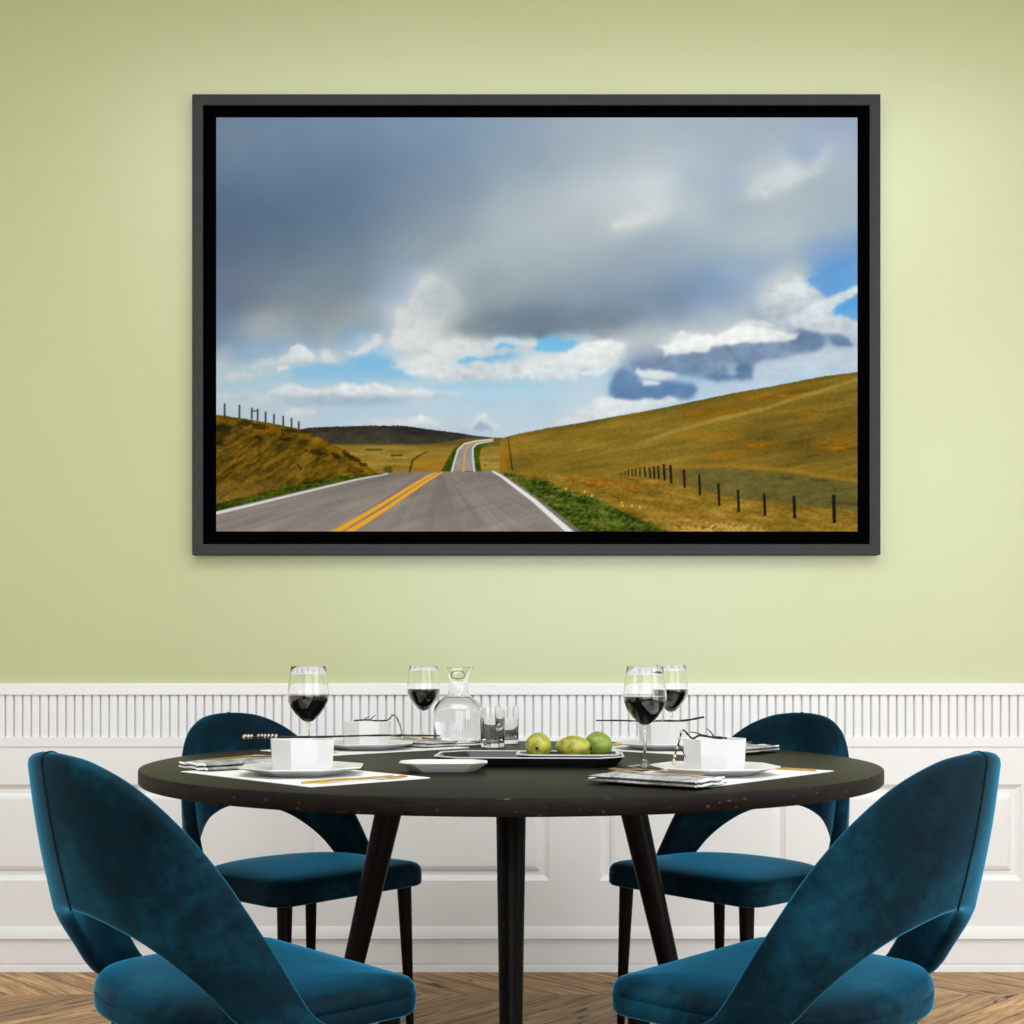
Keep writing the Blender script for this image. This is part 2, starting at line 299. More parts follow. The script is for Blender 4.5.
def _paint(W, H):
    """returns H x W x 3 in sRGB 0..1 ; picture space is 642 x 414"""
    uu = (np.arange(W) + .5) * 642.0 / W; vv = (np.arange(H) + .5) * 414.0 / H
    U, V = np.meshgrid(uu, vv)
    img = np.zeros((H, W, 3))
    # --- sky
    k = np.clip((V - 60) / 160, 0.25, 1)
    wu = U + k * (9 * _fbm(U / 34, V / 24, 3, 5, .6)); wv = V + k * (6.5 * _fbm(U / 30, V / 20, 9, 5, .6))
    P = np.array(SKY, float)
    num = np.zeros((H, W, 3)); den = np.zeros((H, W)) + 1e-12
    rows = np.where(vv < 325)[0]; R = rows[-1] + 1
    D = np.sort(np.hypot((P[:, None, 0] - P[None, :, 0]) * .7, P[:, None, 1] - P[None, :, 1]), axis=1)
    sig = np.clip(D[:, 1:5].mean(1) * .62, 2.2, 30)
    for (pu, pv, r, g, b), sg in zip(P, sig):
        d2 = ((wu[:R] - pu) * .7) ** 2 + (wv[:R] - pv) ** 2
        w = np.exp(-d2 / (2 * sg * sg)) + 1e-5 / (1 + d2 / 400.)
        den[:R] += w
        for c, q in enumerate((r, g, b)): num[:R, :, c] += w * q
    img[:R] = num[:R] / den[:R, :, None]
    lum = img[:, :, :1].copy()
    puff = _fbm(U / 16, V / 10, 21, 5, .62)[..., None]
    soft = _fbm(U / 60, V / 34, 31, 3, .5)[..., None]
    kk = np.clip((V - 130) / 110, 0.12, 1)[..., None]
    img += puff * 9 * kk * np.clip((lum - 90) / 110, .25, 1) + soft * 5
    def blur(m, r):
        r = r * W / 642.
        for ax in (1, 0):
            n = int(np.ceil(2.2 * r)); ks = np.exp(-.5 * (np.arange(-n, n + 1) / max(r, .3)) ** 2); ks /= ks.sum()
            pad = [(0, 0), (0, 0)]; pad[ax] = (n, n); mp = np.pad(m, pad, mode='edge')
            m = sum(kv * (mp[:, i:i + W] if ax == 1 else mp[i:i + H, :]) for i, kv in enumerate(ks))
        return m
    ju = 6.5 * _fbm(U / 13, V / 9, 131, 6, .68); jv = 5.0 * _fbm(U / 12, V / 8, 137, 6, .68)
    ju = ju + 1.6 * _fbm(U / 4, V / 3.4, 161, 3, .6); jv = jv + 1.5 * _fbm(U / 4, V / 3.2, 167, 3, .6)
    grain = (.75 * _fbm(U / 22, V / 13, 141, 4, .5) + .9 * (.36 - np.abs(_fbm(U / 15, V / 10, 151, 3, .5))) + .16 * _fbm(U / 4, V / 3, 157, 2))[..., None]
    def cloud(tile, pts, ctop, cbot=None, feather=1.2, alpha=1., rough=1., pf=14., fade=None):
        pf *= 1.25; feather *= 1.15
        ox, oy, sc = {1: (0, 138, 4.785), 5: (214, 138, 4.785), 6: (428, 138, 4.785), 8: (214, 276, 4.785), 9: (428, 276, 4.785), 0: (0, 0, 1.), 2: (0, 0, 1.595)}[tile]
        q = [(ox + x / sc, oy + y / sc) for x, y in pts]
        m = blur(_inside(U + ju * rough, V + jv * rough, q).astype(float), feather) * alpha
        if fade is not None: m = m * fade
        y0 = min(p[1] for p in q); y1 = max(p[1] for p in q)
        t = np.clip((V - y0) / max(y1 - y0, 1), 0, 1)[..., None]
        col = np.array(ctop, float) * (1 - t) + np.array(cbot or ctop, float) * t + grain * pf
        img[:] = img * (1 - m[..., None]) + col * m[..., None]
    hz_ = (np.clip((V - 244) / 14, 0, 1) * np.clip((150 + V - U * .25) / 60, 0, 1) * np.clip(.9 + .5 * soft[..., 0], .4, 1) * .78)[..., None]
    t_ = np.clip((V - 250) / 64, 0, 1)[..., None]
    img[:] = img * (1 - hz_) + (np.array((148, 190, 217.)) * (1 - t_) + np.array((186, 203, 214.)) * t_) * hz_
    cloud(0, [(216,158),(205,160),(202,168),(197,180),(193,190),(180,192),(177,198),(182,206),(178,218),(172,228),(185,234),(214,232),(240,225),(262,208),(250,190),(240,165)], (200,206,210), (206,210,211), 1.4, .85, .9, 14, np.clip((252 - U) / 45, 0, 1))
    cloud(0, [(205,178),(222,166),(240,168),(246,184),(238,198),(214,202),(202,194)], (172,184,189), None, 5, .55, 1, 12)
    cloud(0, [(75,252),(100,246),(112,250),(125,246),(150,240),(175,240),(178,246),(200,258),(180,263),(120,264),(80,260)], (118,178,218), (140,188,219), 2.5, .9, 1, 4)
    cloud(0, [(14,240),(30,228),(60,224),(78,222),(66,236),(44,240),(30,246)], (134,170,200), None, 3, .6, 1, 10)
    cloud(0, [(62,246),(66,240),(72,237),(76,229),(82,225),(90,228),(96,234),(101,240),(98,243),(85,243),(75,246)], (216,219,221), (198,205,209), .9, .95, .7, 16)
    cloud(0, [(30,248),(44,240),(58,240),(60,248),(48,252),(34,252)], (200,206,210), (186,197,205), 1.3, .7)
    cloud(0, [(2,262),(14,255),(30,256),(52,254),(44,260),(18,264)], (210,214,215), (196,203,208), 1.2, .8)
    cloud(0, [(61,249),(72,248),(73,252),(62,253)], (214,218,220), None, .7, .9, .4, 4)
    cloud(0, [(105,232),(114,230),(119,240),(116,246),(106,246)], (202,208,212), (208,213,216), 1.4, .8)
    cloud(0, [(131,234),(140,234),(150,226),(158,218),(166,216),(168,224),(160,230),(150,234),(146,238),(133,237)], (202,209,214), None, 1., .85, .9)
    cloud(0, [(172,249),(185,244),(200,240),(216,238),(230,240),(226,246),(205,248),(180,251)], (210,214,216), None, 1.2, .85, .8)
    cloud(0, [(190,254),(205,249),(226,250),(240,256),(222,260),(200,258)], (214,217,218), (198,205,210), 1.2, .75)
    cloud(0, [(225,212),(260,216),(290,218),(312,217),(330,213),(345,213),(365,214),(385,212),(420,204),(440,196),(400,190),(340,188),(290,194),(250,207)], (112,130,147), (104,121,138), 3.2, .55, 1.4, 8)
    cloud(0, [(214,224),(240,219),(262,221),(300,219),(318,220),(324,222),(318,232),(296,236),(260,243),(235,247),(216,242)], (206,210,212), (200,206,209), 1.5, .7, 1.2, 22)
    cloud(0, [(318,231),(326,222),(336,218),(344,223),(356,222),(361,225),(352,232),(336,234),(322,234)], (104,176,220), (116,182,220), 1., .95, .8, 4)
    cloud(0, [(279,228),(286,226),(302,227),(297,231),(282,231)], (110,180,220), None, .9, .9, .7, 4)
    cloud(0, [(238,245),(255,240),(262,242),(275,238),(298,236),(296,239),(272,243),(252,246)], (118,180,216), None, .9, .85, .7, 4)
    cloud(0, [(352,234),(362,227),(375,222),(395,222),(410,226),(412,236),(400,246),(390,252),(384,260),(378,255),(355,252),(330,250),(320,246),(340,240)], (222,225,226), (206,211,214), 1.4, .8, 1.1, 24)
    cloud(0, [(186,250),(215,248),(240,248),(290,245),(330,248),(375,253),(360,262),(330,262),(310,259),(280,262),(250,262),(225,264),(205,260),(190,257)], (212,215,217), (200,206,211), 1.3, .85, 1.2, 28)
    cloud(0, [(222,272),(275,268),(300,265),(330,269),(350,275),(310,280),(240,280)], (156,197,221), (176,205,222), 2.2, .75, 1, 5)
    # tower and blue sky at the right edge
    cloud(6, [(770,110),(860,90),(1030,20),(1030,140),(990,150),(950,185),(900,192),(860,200),(845,180),(830,175),(820,150),(785,150)], (104,154,206), (88,150,208), 1.4, .9, .6, 4)
    cloud(6, [(900,262),(950,225),(1024,172),(1030,300),(980,312),(930,288)], (80,150,210), (96,160,214), 1.3, .95, .7, 4)
    cloud(6, [(600,150),(640,100),(690,95),(740,85),(770,110),(785,150),(820,150),(830,185),(800,215),(760,250),(720,290),(695,320),(650,335),(560,310),(540,220)], (196,204,209), (172,184,196), 1.8, .7, .9, 24)
    cloud(6, [(850,215),(910,195),(950,180),(990,150),(1030,130),(1030,172),(970,205),(920,240),(890,280),(1030,310),(1030,360),(860,372),(740,352),(692,330),(700,300),(760,250)], (206,213,218), (194,204,213), 1.3, .85, .8, 22)
    cloud(6, [(640,130),(700,140),(745,130),(778,170),(770,200),(720,180),(650,195),(610,200)], (214,219,222), None, 1.4, .6, .9, 20)
    # softer lights in the upper cloud deck
    cloud(0, [(424,92),(440,80),(458,86),(452,98),(430,104),(404,114),(396,108)], (204,210,213), None, 3.2, .5, 1.2, 16)
    cloud(0, [(398,110),(406,102),(416,104),(432,96),(446,92),(440,101),(420,108),(404,114)], (206,211,211), None, 1.6, .6, 1.1, 14)
    cloud(0, [(528,84),(536,68),(552,52),(574,44),(590,50),(602,44),(612,32),(618,34),(604,52),(586,64),(566,72),(548,80)], (204,210,214), None, 3.0, .6, 1.2, 18)
    cloud(0, [(566,36),(590,33),(610,28),(604,40),(590,42)], (146,168,200), None, 3.0, .6, 1, 4)
    cloud(0, [(500,70),(515,62),(535,60),(530,72),(510,78)], (156,172,194), None, 4.5, .5, 1, 6)
    cloud(0, [(428,64),(455,52),(470,60),(450,74),(428,82)], (206,212,217), None, 6, .45, 1.2, 10)
    cloud(0, [(500,120),(560,104),(620,98),(640,106),(600,118),(540,128)], (172,185,192), None, 6, .4, 1.2, 10)
    # long dark cloud over the hill with its bright cap
    cloud(6, [(-60,520),(0,500),(100,480),(220,455),(330,430),(500,412),(640,408),(740,380),(730,355),(800,365),(860,390),(850,440),(820,465),(700,485),(560,500),(530,510),(540,530),(520,560),(515,590),(440,600),(300,595),(200,572),(100,550),(-40,560)], (118,139,164), (106,132,163), 1.6, .93, .9, 20)
    cloud(0, [(402,240),(420,230),(462,226),(474,240),(450,252),(408,252)], (134,153,176), (112,136,166), 4, .65, 1, 14)
    cloud(6, [(690,360),(800,365),(860,390),(850,440),(800,460),(700,440),(690,400)], (94,120,154), None, 2.2, .7, .8, 8)
    cloud(6, [(300,560),(420,580),(470,520),(520,520),(515,592),(440,602),(310,595)], (88,118,158), None, 2, .7, .8, 8)
    cloud(6, [(-140,560),(-90,540),(-40,560),(-20,600),(60,595),(110,600),(230,610),(260,640),(240,690),(-140,700),(-170,640)], (98,130,168), (80,114,158), 1.8, .9, .8, 10)
    cloud(6, [(0,548),(60,545),(160,562),(150,585),(90,592),(0,585),(-50,560),(-30,540)], (216,220,223), (200,208,214), 1., .9, .7, 14)
    cloud(6, [(-10,600),(40,596),(92,612),(60,622),(0,622)], (216,221,224), None, 1., .85, .6, 10)
    cloud(6, [(400,520),(440,515),(452,570),(400,572)], (160,178,198), None, 1.4, .7, .8, 8)
    cloud(6, [(60,440),(100,450),(100,480),(140,470),(190,462),(310,456),(330,430),(500,415),(640,410),(720,405),(745,375),(700,370),(640,360),(560,340),(510,328),(440,342),(380,368),(330,385),(270,380),(215,390),(180,362),(150,395),(110,420)], (232,234,235), (214,219,222), 1.1, .9, .7, 24)
    cloud(6, [(455,318),(510,308),(580,316),(640,340),(560,332),(480,330)], (218,222,225), None, 1., .7, .5, 8)
    cloud(6, [(880,390),(940,378),(980,395),(1008,437),(940,435),(900,420)], (104,130,162), (92,118,152), 1.1, .95, .5, 6)
    cloud(6, [(540,510),(700,488),(860,460),(1030,440),(1030,560),(850,580),(640,620),(420,660),(300,640),(280,610),(440,603),(520,592)], (182,195,207), (180,197,213), 2, .7, .9, 16)
    # low clouds along the horizon
    cloud(2, [(76,446),(92,432),(120,425),(150,432),(180,430),(210,424),(240,426),(300,431),(390,441),(350,450),(250,453),(150,454),(90,456)], (220,223,224), (172,188,202), 1.1, .95, .9, 22)
    cloud(2, [(100,450),(150,444),(250,445),(330,447),(280,456),(180,460),(110,458)], (156,175,194), None, 2.0, .7, .8, 8)
    cloud(2, [(0,440),(60,436),(90,446),(80,462),(0,464)], (196,203,207), (184,196,204), 2, .6)
    cloud(2, [(108,472),(125,464),(140,466),(160,466),(156,476),(112,478)], (216,219,221), (198,205,210), 1., .85, .6)
    cloud(2, [(160,462),(260,462),(380,458),(430,470),(300,474),(200,476)], (180,202,216), (172,200,219), 2.2, .6, 1, 5)
    cloud(2, [(215,492),(245,484),(282,478),(300,482),(330,474),(345,480),(362,490),(340,496),(260,496)], (220,223,225), (188,199,210), 1., .9, .7, 16)
    cloud(2, [(385,494),(405,486),(418,476),(428,474),(436,484),(462,496),(440,504),(390,502)], (222,225,227), (168,186,204), 1., .9, .7, 16)
    cloud(2, [(408,494),(422,484),(436,490),(440,499),(414,500)], (142,164,188), None, 1.2, .8, .5, 6)
    cloud(2, [(530,492),(570,470),(600,458),(650,452),(720,446),(740,452),(690,464),(620,480),(560,494)], (216,220,223), (198,206,213), 1.3, .85, .9, 20)
    cloud(2, [(596,458),(610,446),(640,448),(650,458),(620,462)], (224,227,228), None, 1., .8, .7, 14)
    def put(m, col):
        img[m] = col[m] if isinstance(col, np.ndarray) else np.array(col, float)
    def mixn(c0, c1, t):
        t = np.clip(t, 0, 1)[..., None]
        return np.array(c0, float) * (1 - t) + np.array(c1, float) * t
    fine = _fbm(U / 2.2, V / 1.5, 41, 3, .7); mid = _fbm(U / 9, V / 4, 47, 4, .6); streak = _fbm(U / 26, V / 3.2, 53, 4, .6)
    big = _fbm(U / 70, V / 26, 59, 3)
    def clampc(c): return np.clip(c, 0, 255)
    # --- far dark hill
    hx = [86, 92, 117, 150, 188, 214, 239, 262, 290]; hy = [312, 310, 309, 308, 308, 311.7, 314.7, 318.4, 321]
    top = np.interp(U, hx, hy) + .3 * fine
    m = (V > top) & (V < 330) & (U > 84) & (U < 292)
    c = mixn((40, 38, 36), (74, 70, 50), .35 + .5 * mid + .35 * big + (V - 318) / 30); put(m, c + fine[..., None] * 7)
    # --- mid field
    m = (V > 326.5 + .8 * mid - np.clip(U - 215, 0, 40) * .16) & (V < 357) & (U > 110) & (U < 300)
    c = mixn((116, 94, 34), (172, 142, 62), .5 + .6 * streak + .2 * big); c[...] = c + fine[..., None] * 10
    t = np.clip((V - 326) / 6, 0, 1)[..., None]; c = c * (.72 + .28 * t)
    put(m, c)
    m2 = m & (V > 340) & (U > 196) & (U < 240) ; img[m2] = .55 * img[m2] + .45 * np.array((160, 108, 22.))
    for (a, b, w) in (((194, 354), (196.5, 343), 1.1), ((196.5, 343), (203, 338), .9), ((203, 338), (211, 334), .8), ((150, 332), (166, 332), .7), ((176, 338), (186, 337.5), .9)):
        d, _ = _line_d(U, V, a, b); m = d < w; img[m] = img[m] * .35 + np.array((40, 36, 14.)) * .65
    d = np.hypot((U - 172) / 5, (V - 352) / 3.4) + .5 * fine; m = (d < 1); img[m] = img[m] * .4 + np.array((52, 48, 16.)) * .6
    # --- right hill
    tx = [286, 304, 331, 360, 391.6, 428, 470, 516, 562, 605.6, 642]; ty = [320.5, 315.7, 310.5, 306, 300, 293.8, 285.4, 275.8, 267.6, 259, 254.5]
    top = np.interp(U, tx, ty) + .35 * fine
    m = (V > top) & (U > 284)
    slope = V + (U - 286) * .18                   # streaks follow the hillside
    hs = _fbm(U / 42 + slope / 90, slope / 4.2, 61, 4, .62); hb = _fbm(U / 60, slope / 15, 67, 4, .55)
    c = mixn((92, 78, 26), (150, 122, 44), .52 + .42 * hs + .38 * hb)
    org = np.clip(_fbm(U / 34, slope / 9, 71, 4, .6) * 2.4 - .35, 0, 1)[..., None]
    c = c * (1 - .38 * org) + np.array((150, 104, 16.)) * .38 * org
    ry = np.interp(U, [400, 428, 457, 507, 553, 578, 595, 642], [331, 324, 314, 300.5, 289.6, 281, 276, 262])
    dd = V - ry
    lightband = np.exp(-(dd / 2.2) ** 2)[..., None] * np.clip((U - 410) / 40, 0, 1)[..., None]
    gully = (np.exp(-((dd + 9) / 6.) ** 2) * np.clip((U - 440) / 50, 0, 1) * np.clip((612 - U) / 40, 0, 1))[..., None]
    c = c * (1 - .5 * gully) + np.array((104, 74, 14.)) * .5 * gully
    c = c * (1 - .55 * lightband) + np.array((172, 148, 70.)) * .55 * lightband
    darkface = np.clip((dd - 4) / 30, 0, 1) * np.clip((U - 470) / 80, 0, 1) * np.clip((352 - V) / 20, 0, 1)
    c = c * (1 - .16 * darkface[..., None])
    edge = np.clip(1 - (V - top) / 5, 0, 1)[..., None]; c = c * (1 - .18 * edge)
    for (cu, cv, ru, rv) in ((498, 319, 34, 4), (545, 327, 24, 5), (592, 297, 16, 3), (515, 337, 30, 5), (622, 328, 24, 9), (560, 279, 34, 4), (500, 295, 30, 4)):
        w = np.clip(1.25 - np.hypot((U - cu) / ru, (V - cv + (U - cu) * .02) / rv), 0, 1) * np.clip(.5 + 1.3 * _fbm(U / 8, V / 2, 73, 3, .7), 0, 1)
        c = c * (1 - .8 * w[..., None]) + np.array((168, 104, 8.)) * .8 * w[..., None]
    # olive hollow behind the fence
    by = np.interp(U, [380, 459, 511, 574, 616, 642], [352, 348, 347, 352, 358.5, 362])
    hol = np.clip((V - by) / 4, 0, 1) * np.clip((U - 440) / 50, 0, 1)
    c2 = mixn((78, 74, 36), (116, 104, 50), .5 + .5 * mid + .3 * hs)
    c = c * (1 - hol[..., None]) + c2 * hol[..., None]
    rim = np.exp(-((V - by - 1) / 2.3) ** 2)[..., None] * np.clip((U - 400) / 60, 0, 1)[..., None]
    c = c * (1 - .6 * rim) + np.array((164, 118, 30.)) * .6 * rim
    for (a, b) in (((595, 361.5), (609, 363)), ((566, 360), (576, 361)), ((612, 384), (642, 387))):
        d, _ = _line_d(U, V, a, b); w = (np.exp(-(d / 1.5) ** 2) * np.clip(.6 + fine, 0, 1))[..., None]; c = c * (1 - .7 * w) + np.array((42, 42, 22.)) * .7 * w
    put(m, c + fine[..., None] * 13)
    # lower left of the hill, by the far road
    w = (np.clip((300 - U) / 14, 0, 1) * np.clip((V - 324) / 8, 0, 1))[..., None]
    mm = m & (U < 304); img[mm] = (img * (1 - .7 * w) + mixn((132, 92, 14), (176, 122, 30), .5 + .7 * mid) * .7 * w)[mm]
    d, t = _line_d(U, V, (292, 319), (296.5, 352)); w = (np.clip(1.1 - d / (.7 + .6 * t), 0, 1))[..., None] * m[..., None]
    img[:] = img * (1 - .8 * w) + np.array((36, 30, 12.)) * .8 * w
    # golden grass in front of the fence
    gy = np.interp(U, [300, 348, 400, 428, 455, 482, 503, 522, 545, 578, 618, 642], [354, 355, 357, 358.5, 362, 370, 376, 379, 382, 386, 389, 392]) + 1.2 * mid
    g = np.clip((V - gy) / 3, 0, 1)
    gl = _fbm(U / 18 - V / 40, (V + (U - 400) * .0) / 4.5 - U / 50, 79, 4, .65)
    c = mixn((98, 78, 20), (172, 134, 52), .5 + .62 * gl + .2 * big)
    ro = (np.clip(1.2 - np.hypot((U - 394) / 40, (V - 366 - (U - 394) * .14) / 8), 0, 1) * np.clip(.6 + .8 * mid, 0, 1))[..., None]
    c = c * (1 - .7 * ro) + np.array((158, 92, 22.)) * .7 * ro
    og = (np.clip(1.1 - np.abs(V - np.interp(U, [400, 480, 560, 642], [372, 386, 398, 404])) / 6, 0, 1) * np.clip(.4 + .9 * mid, 0, 1))[..., None]
    c = c * (1 - .5 * og) + np.array((96, 84, 18.)) * .5 * og
    tan = (np.clip(2.2 - 2 * np.hypot((U - 504) / 56, (V - 413) / 9.5), 0, 1) * np.clip(.55 + 1.1 * fine, 0, 1))[..., None]
    c = c * (1 - .85 * tan) + np.array((206, 164, 98.)) * .85 * tan
    c = c + fine[..., None] * 24
    g = (g * (U > 296))[..., None]; img[:] = img * (1 - g) + c * g
    # green verge right of the road
    ty = np.interp(U, [296, 318.5, 348, 373, 402, 428, 449, 470], [353.4, 358.5, 368, 376, 389, 401.4, 409, 416]) + 1.6 * mid
    w = np.clip((V - ty) / 4, 0, 1) * (U > 288)
    c = mixn((34, 48, 10), (88, 106, 34), .5 + .6 * gl + .6 * fine + .3 * mid)
    dry = np.clip(_fbm(U / 14 - V / 20, V / 4, 83, 4, .62) * 2.6 - .15, 0, 1)[..., None]; c = c * (1 - .7 * dry) + np.array((140, 118, 48.)) * .7 * dry
    img[:] = img * (1 - w[..., None]) + (c + fine[..., None] * 20) * w[..., None]
    for (cu, cv) in ((350, 371), (369, 374), (376, 378), (406, 385), (416, 388), (424, 389), (407, 388)):
        d = np.hypot(U - cu, (V - cv)); img[d < 1.3] = (206, 164, 20)
    # --- left bank
    bx = [0, 21, 42, 63, 84, 94, 105, 117, 136, 150, 162]; bt = [297, 300, 303, 307, 311.5, 314.7, 320.5, 327, 337.6, 347.5, 356]
    top = np.interp(U, bx, bt) + 1.0 * _fbm(U / 5, V * 0 + .5, 91, 3, .7)
    m = (V > top) & (U < 163) & (V < 400)
    q = (U * .55 + V * .9)
    dg = _fbm((U * .8 - V * .55) / 16, q / 4.0, 97, 4, .65)
    c = mixn((52, 44, 10), (134, 100, 24), .5 + .8 * dg + .3 * mid)
    upper = np.clip(1 - (V - top) / 46, 0, 1) * np.clip((110 - U) / 90, 0, 1)
    dk = np.clip(_fbm(U / 9, V / 5, 101, 4, .65) * 2.2 + .05, 0, 1) * upper
    c = c * (1 - .62 * dk[..., None]) + np.array((44, 38, 18.)) * .62 * dk[..., None]
    gold = np.exp(-((V - top - 5) / 4.) ** 2)[..., None]; c = c * (1 - .35 * gold) + np.array((168, 118, 14.)) * .35 * gold
    spots = np.clip(_fbm(U / 6, V / 3.4, 103, 3, .6) * 4 - 1.6, 0, 1) * np.clip((V - top - 3) / 5, 0, 1) * np.clip((top + 24 - V) / 8, 0, 1)
    c = c * (1 - .8 * spots[..., None]) + np.array((30, 25, 12.)) * .8 * spots[..., None]
    lo = np.interp(U, [0, 42, 84, 125, 161], [386, 376, 366, 358.5, 355.6])
    red = np.clip(1 - (lo - V) / 26, 0, 1) * np.clip((90 - U) / 60, 0, 1)
    c = c * (1 - .55 * red[..., None]) + mixn((128, 92, 40), (178, 132, 70), .5 + .6 * fine) * .55 * red[..., None]
    put(m, c + fine[..., None] * 17)
    for (cu, cv, ru, rv) in ((8, 312, 8, 5), (30, 306, 9, 2.6), (44, 309, 8, 3), (42, 320, 4, 2.4), (74, 313, 8, 2.2), (88, 314, 5, 2.4), (70, 322, 6, 2), (101, 335, 6, 3), (120, 338, 4, 3), (130, 336, 3.4, 3.4), (138, 341, 6, 3), (84, 350, 1.2, 4), (148, 347, 5, 2), (4, 326, 5, 3)):
        d = np.hypot((U - cu - (V - cv) * .6) / ru, (V - cv) / rv) + .6 * fine; mm = (d < 1) & (V > top - 2) & (U < 163)
        img[mm] = img[mm] * .35 + np.array((34, 28, 12.)) * .65
    # --- green verge left
    m = (V > lo + 1.0 * mid) & (U < 167) & (V < 400)
    c = mixn((34, 46, 6), (84, 100, 26), .5 + .8 * mid + .3 * fine); put(m, c + fine[..., None] * 16)
    # --- road
    left = np.interp(U, [0, 30, 60, 100, 140, 172, 214], [393.5, 386, 379, 369.5, 360.8, 355.4, 354.2])
    rt = np.interp(V, [353.3, 358, 367, 382.6, 401, 414], [281, 289, 303, 326, 349, 366])
    top = np.interp(U, [165, 214, 277, 300], [355.6, 354.3, 353.3, 353.3])
    m = (V > np.where(U < 168, left, top)) & (U < rt)
    rn = _fbm((U - 222) / np.maximum(V - 345, 3) * 7, V / 60, 107, 4, .6); rs = _fbm(U / 50, (V - .28 * (214 - U)) / 6, 109, 4, .55)
    tone = 122 + 14 * rn + 13 * rs + 7 * fine + np.clip((V - 372) / 40, 0, 1) * 10 - 6 * np.exp(-((V - 358) / 6.) ** 2)
    track = np.exp(-(((U - 222) / np.maximum(V - 340, 4) - .12) / .42) ** 2) * np.clip((V - 356) / 14, 0, 1)
    tone = tone - 13 * track * np.clip(.6 + .6 * rs, 0, 1.4)
    c = np.stack([tone * 1.05, tone * .985, tone * .93], -1); put(m, c)
    gravel = m & (U > np.interp(V, [353.3, 367, 382.6, 401, 414], [279, 299.5, 322, 343, 359]))
    gv = 108 + 34 * fine + 16 * mid; img[gravel] = np.stack([gv * 1.04, gv, gv * .9], -1)[gravel]
    # lines on the road
    def stroke(pts, w0, w1, col, soft=.7, a=1.):
        n = len(pts) - 1
        al = np.zeros(U.shape)
        for i in range(n):
            d, t = _line_d(U, V, pts[i], pts[i + 1]); w = w0 + (w1 - w0) * (i + t) / n
            al = np.maximum(al, np.clip((w - d) / soft + .5, 0, 1))
        al = (al * a)[..., None]; img[:] = img * (1 - al) + np.array(col, float) * al
    stroke([(-4, 396.4), (30, 388.5), (60, 381.2), (100, 371.6), (140, 362), (172, 356)], 1.5, .5, (214, 214, 212), .8)
    stroke([(277, 353.7), (285, 358), (297.6, 367.4), (318.5, 383), (339, 401), (356, 416)], .8, 2.9, (222, 222, 220), .8)
    stroke([(116, 416), (160, 390.5), (211, 359), (220, 354.9)], 2.5, .7, (226, 160, 44), .8)
    stroke([(130, 416), (170, 391), (214, 361), (226, 354.8)], 2.5, .8, (226, 160, 44), .8)
    # --- far road climbing away
    fl = [(236, 353.5), (238.7, 343), (242, 332), (248.5, 326), (260, 323.2), (277, 321.6)]
    fr = [(258.5, 353.3), (257, 338.7), (257, 330), (261, 326.4), (270, 324.2), (277, 323.2)]
    gpoly = [(225, 353.6), (231, 343), (238, 331), (246, 325.5), (262, 324)] + [(272, 326), (265, 331), (263.5, 340), (265.5, 353.4)]
    m = _inside(U + .8 * fine, V, gpoly); c = mixn((36, 52, 8), (78, 98, 22), .5 + .7 * mid); put(m, c + fine[..., None] * 10)
    m = _inside(U, V, fl + fr[::-1]); tone = 138 + 10 * mid + 5 * fine; put(m, np.stack([tone * 1.02, tone, tone * .97], -1))
    stroke(fl, .9, .5, (214, 212, 208), .7); stroke(fr, .9, .5, (210, 208, 204), .7)
    stroke([(247.5, 353.3), (248.2, 343), (248.9, 336), (250.5, 330), (256, 326.2), (263, 324.2)], 1., .4, (214, 152, 48), .7)
    d = np.hypot(U - 269.5, V - 347.5); img[d < 1.2] = (140, 40, 14)
    # --- fences
    for (x, a, b) in ((42, 50, 115), (113, 57, 113), (172, 70, 120), (200, 75, 125), (238, 90, 133), (278, 100, 142), (322, 110, 152), (362, 120, 163), (397, 135, 168)):
        stroke([(x / 4.785, 276 + a / 4.785), (x / 4.785, 276 + b / 4.785)], .85, .9, (58, 54, 46), .7)
    stroke([(172 / 4.785, 276 + 82 / 4.785), (200 / 4.785, 276 + 84 / 4.785)], .6, .6, (60, 56, 48), .7)
    for (x, a, b, w) in ((3, 350, 395, .9), (27, 352, 400, .9), (47, 348, 402, 1), (68, 345, 405, 1), (95, 338, 410, 1.2), (127, 343, 425, 1.2), (191, 363, 445, 1.2), (265, 388, 482, 1.2), (357, 432, 532, 1.3), (450, 462, 560, 1.3), (576, 482, 578, 1.4), (718, 492, 592, 1.6), (908, 487, 612, 1.8)):
        stroke([(428 + x / 4.785, 276 + a / 4.785 + .6), (428 + (x + 4) / 4.785, 276 + b / 4.785)], w, w, (30, 26, 20), .7)
    stroke([(428 + 50 / 4.785, 276 + 358 / 4.785), (428 + 120 / 4.785, 276 + 360 / 4.785)], .6, .6, (70, 66, 60), .7)
    for (x, a) in ((1005, 355), (985, 358), (968, 365), (950, 367), (935, 372), (920, 378), (908, 382)):
        stroke([(214 + x / 4.785, 276 + a / 4.785), (214 + x / 4.785, 276 + (393 if x > 940 else 389) / 4.785)], .8 if x > 940 else .6, .8 if x > 940 else .6, (40, 36, 26), .7, .9)
    return np.clip(img, 0, 255) / 255.0
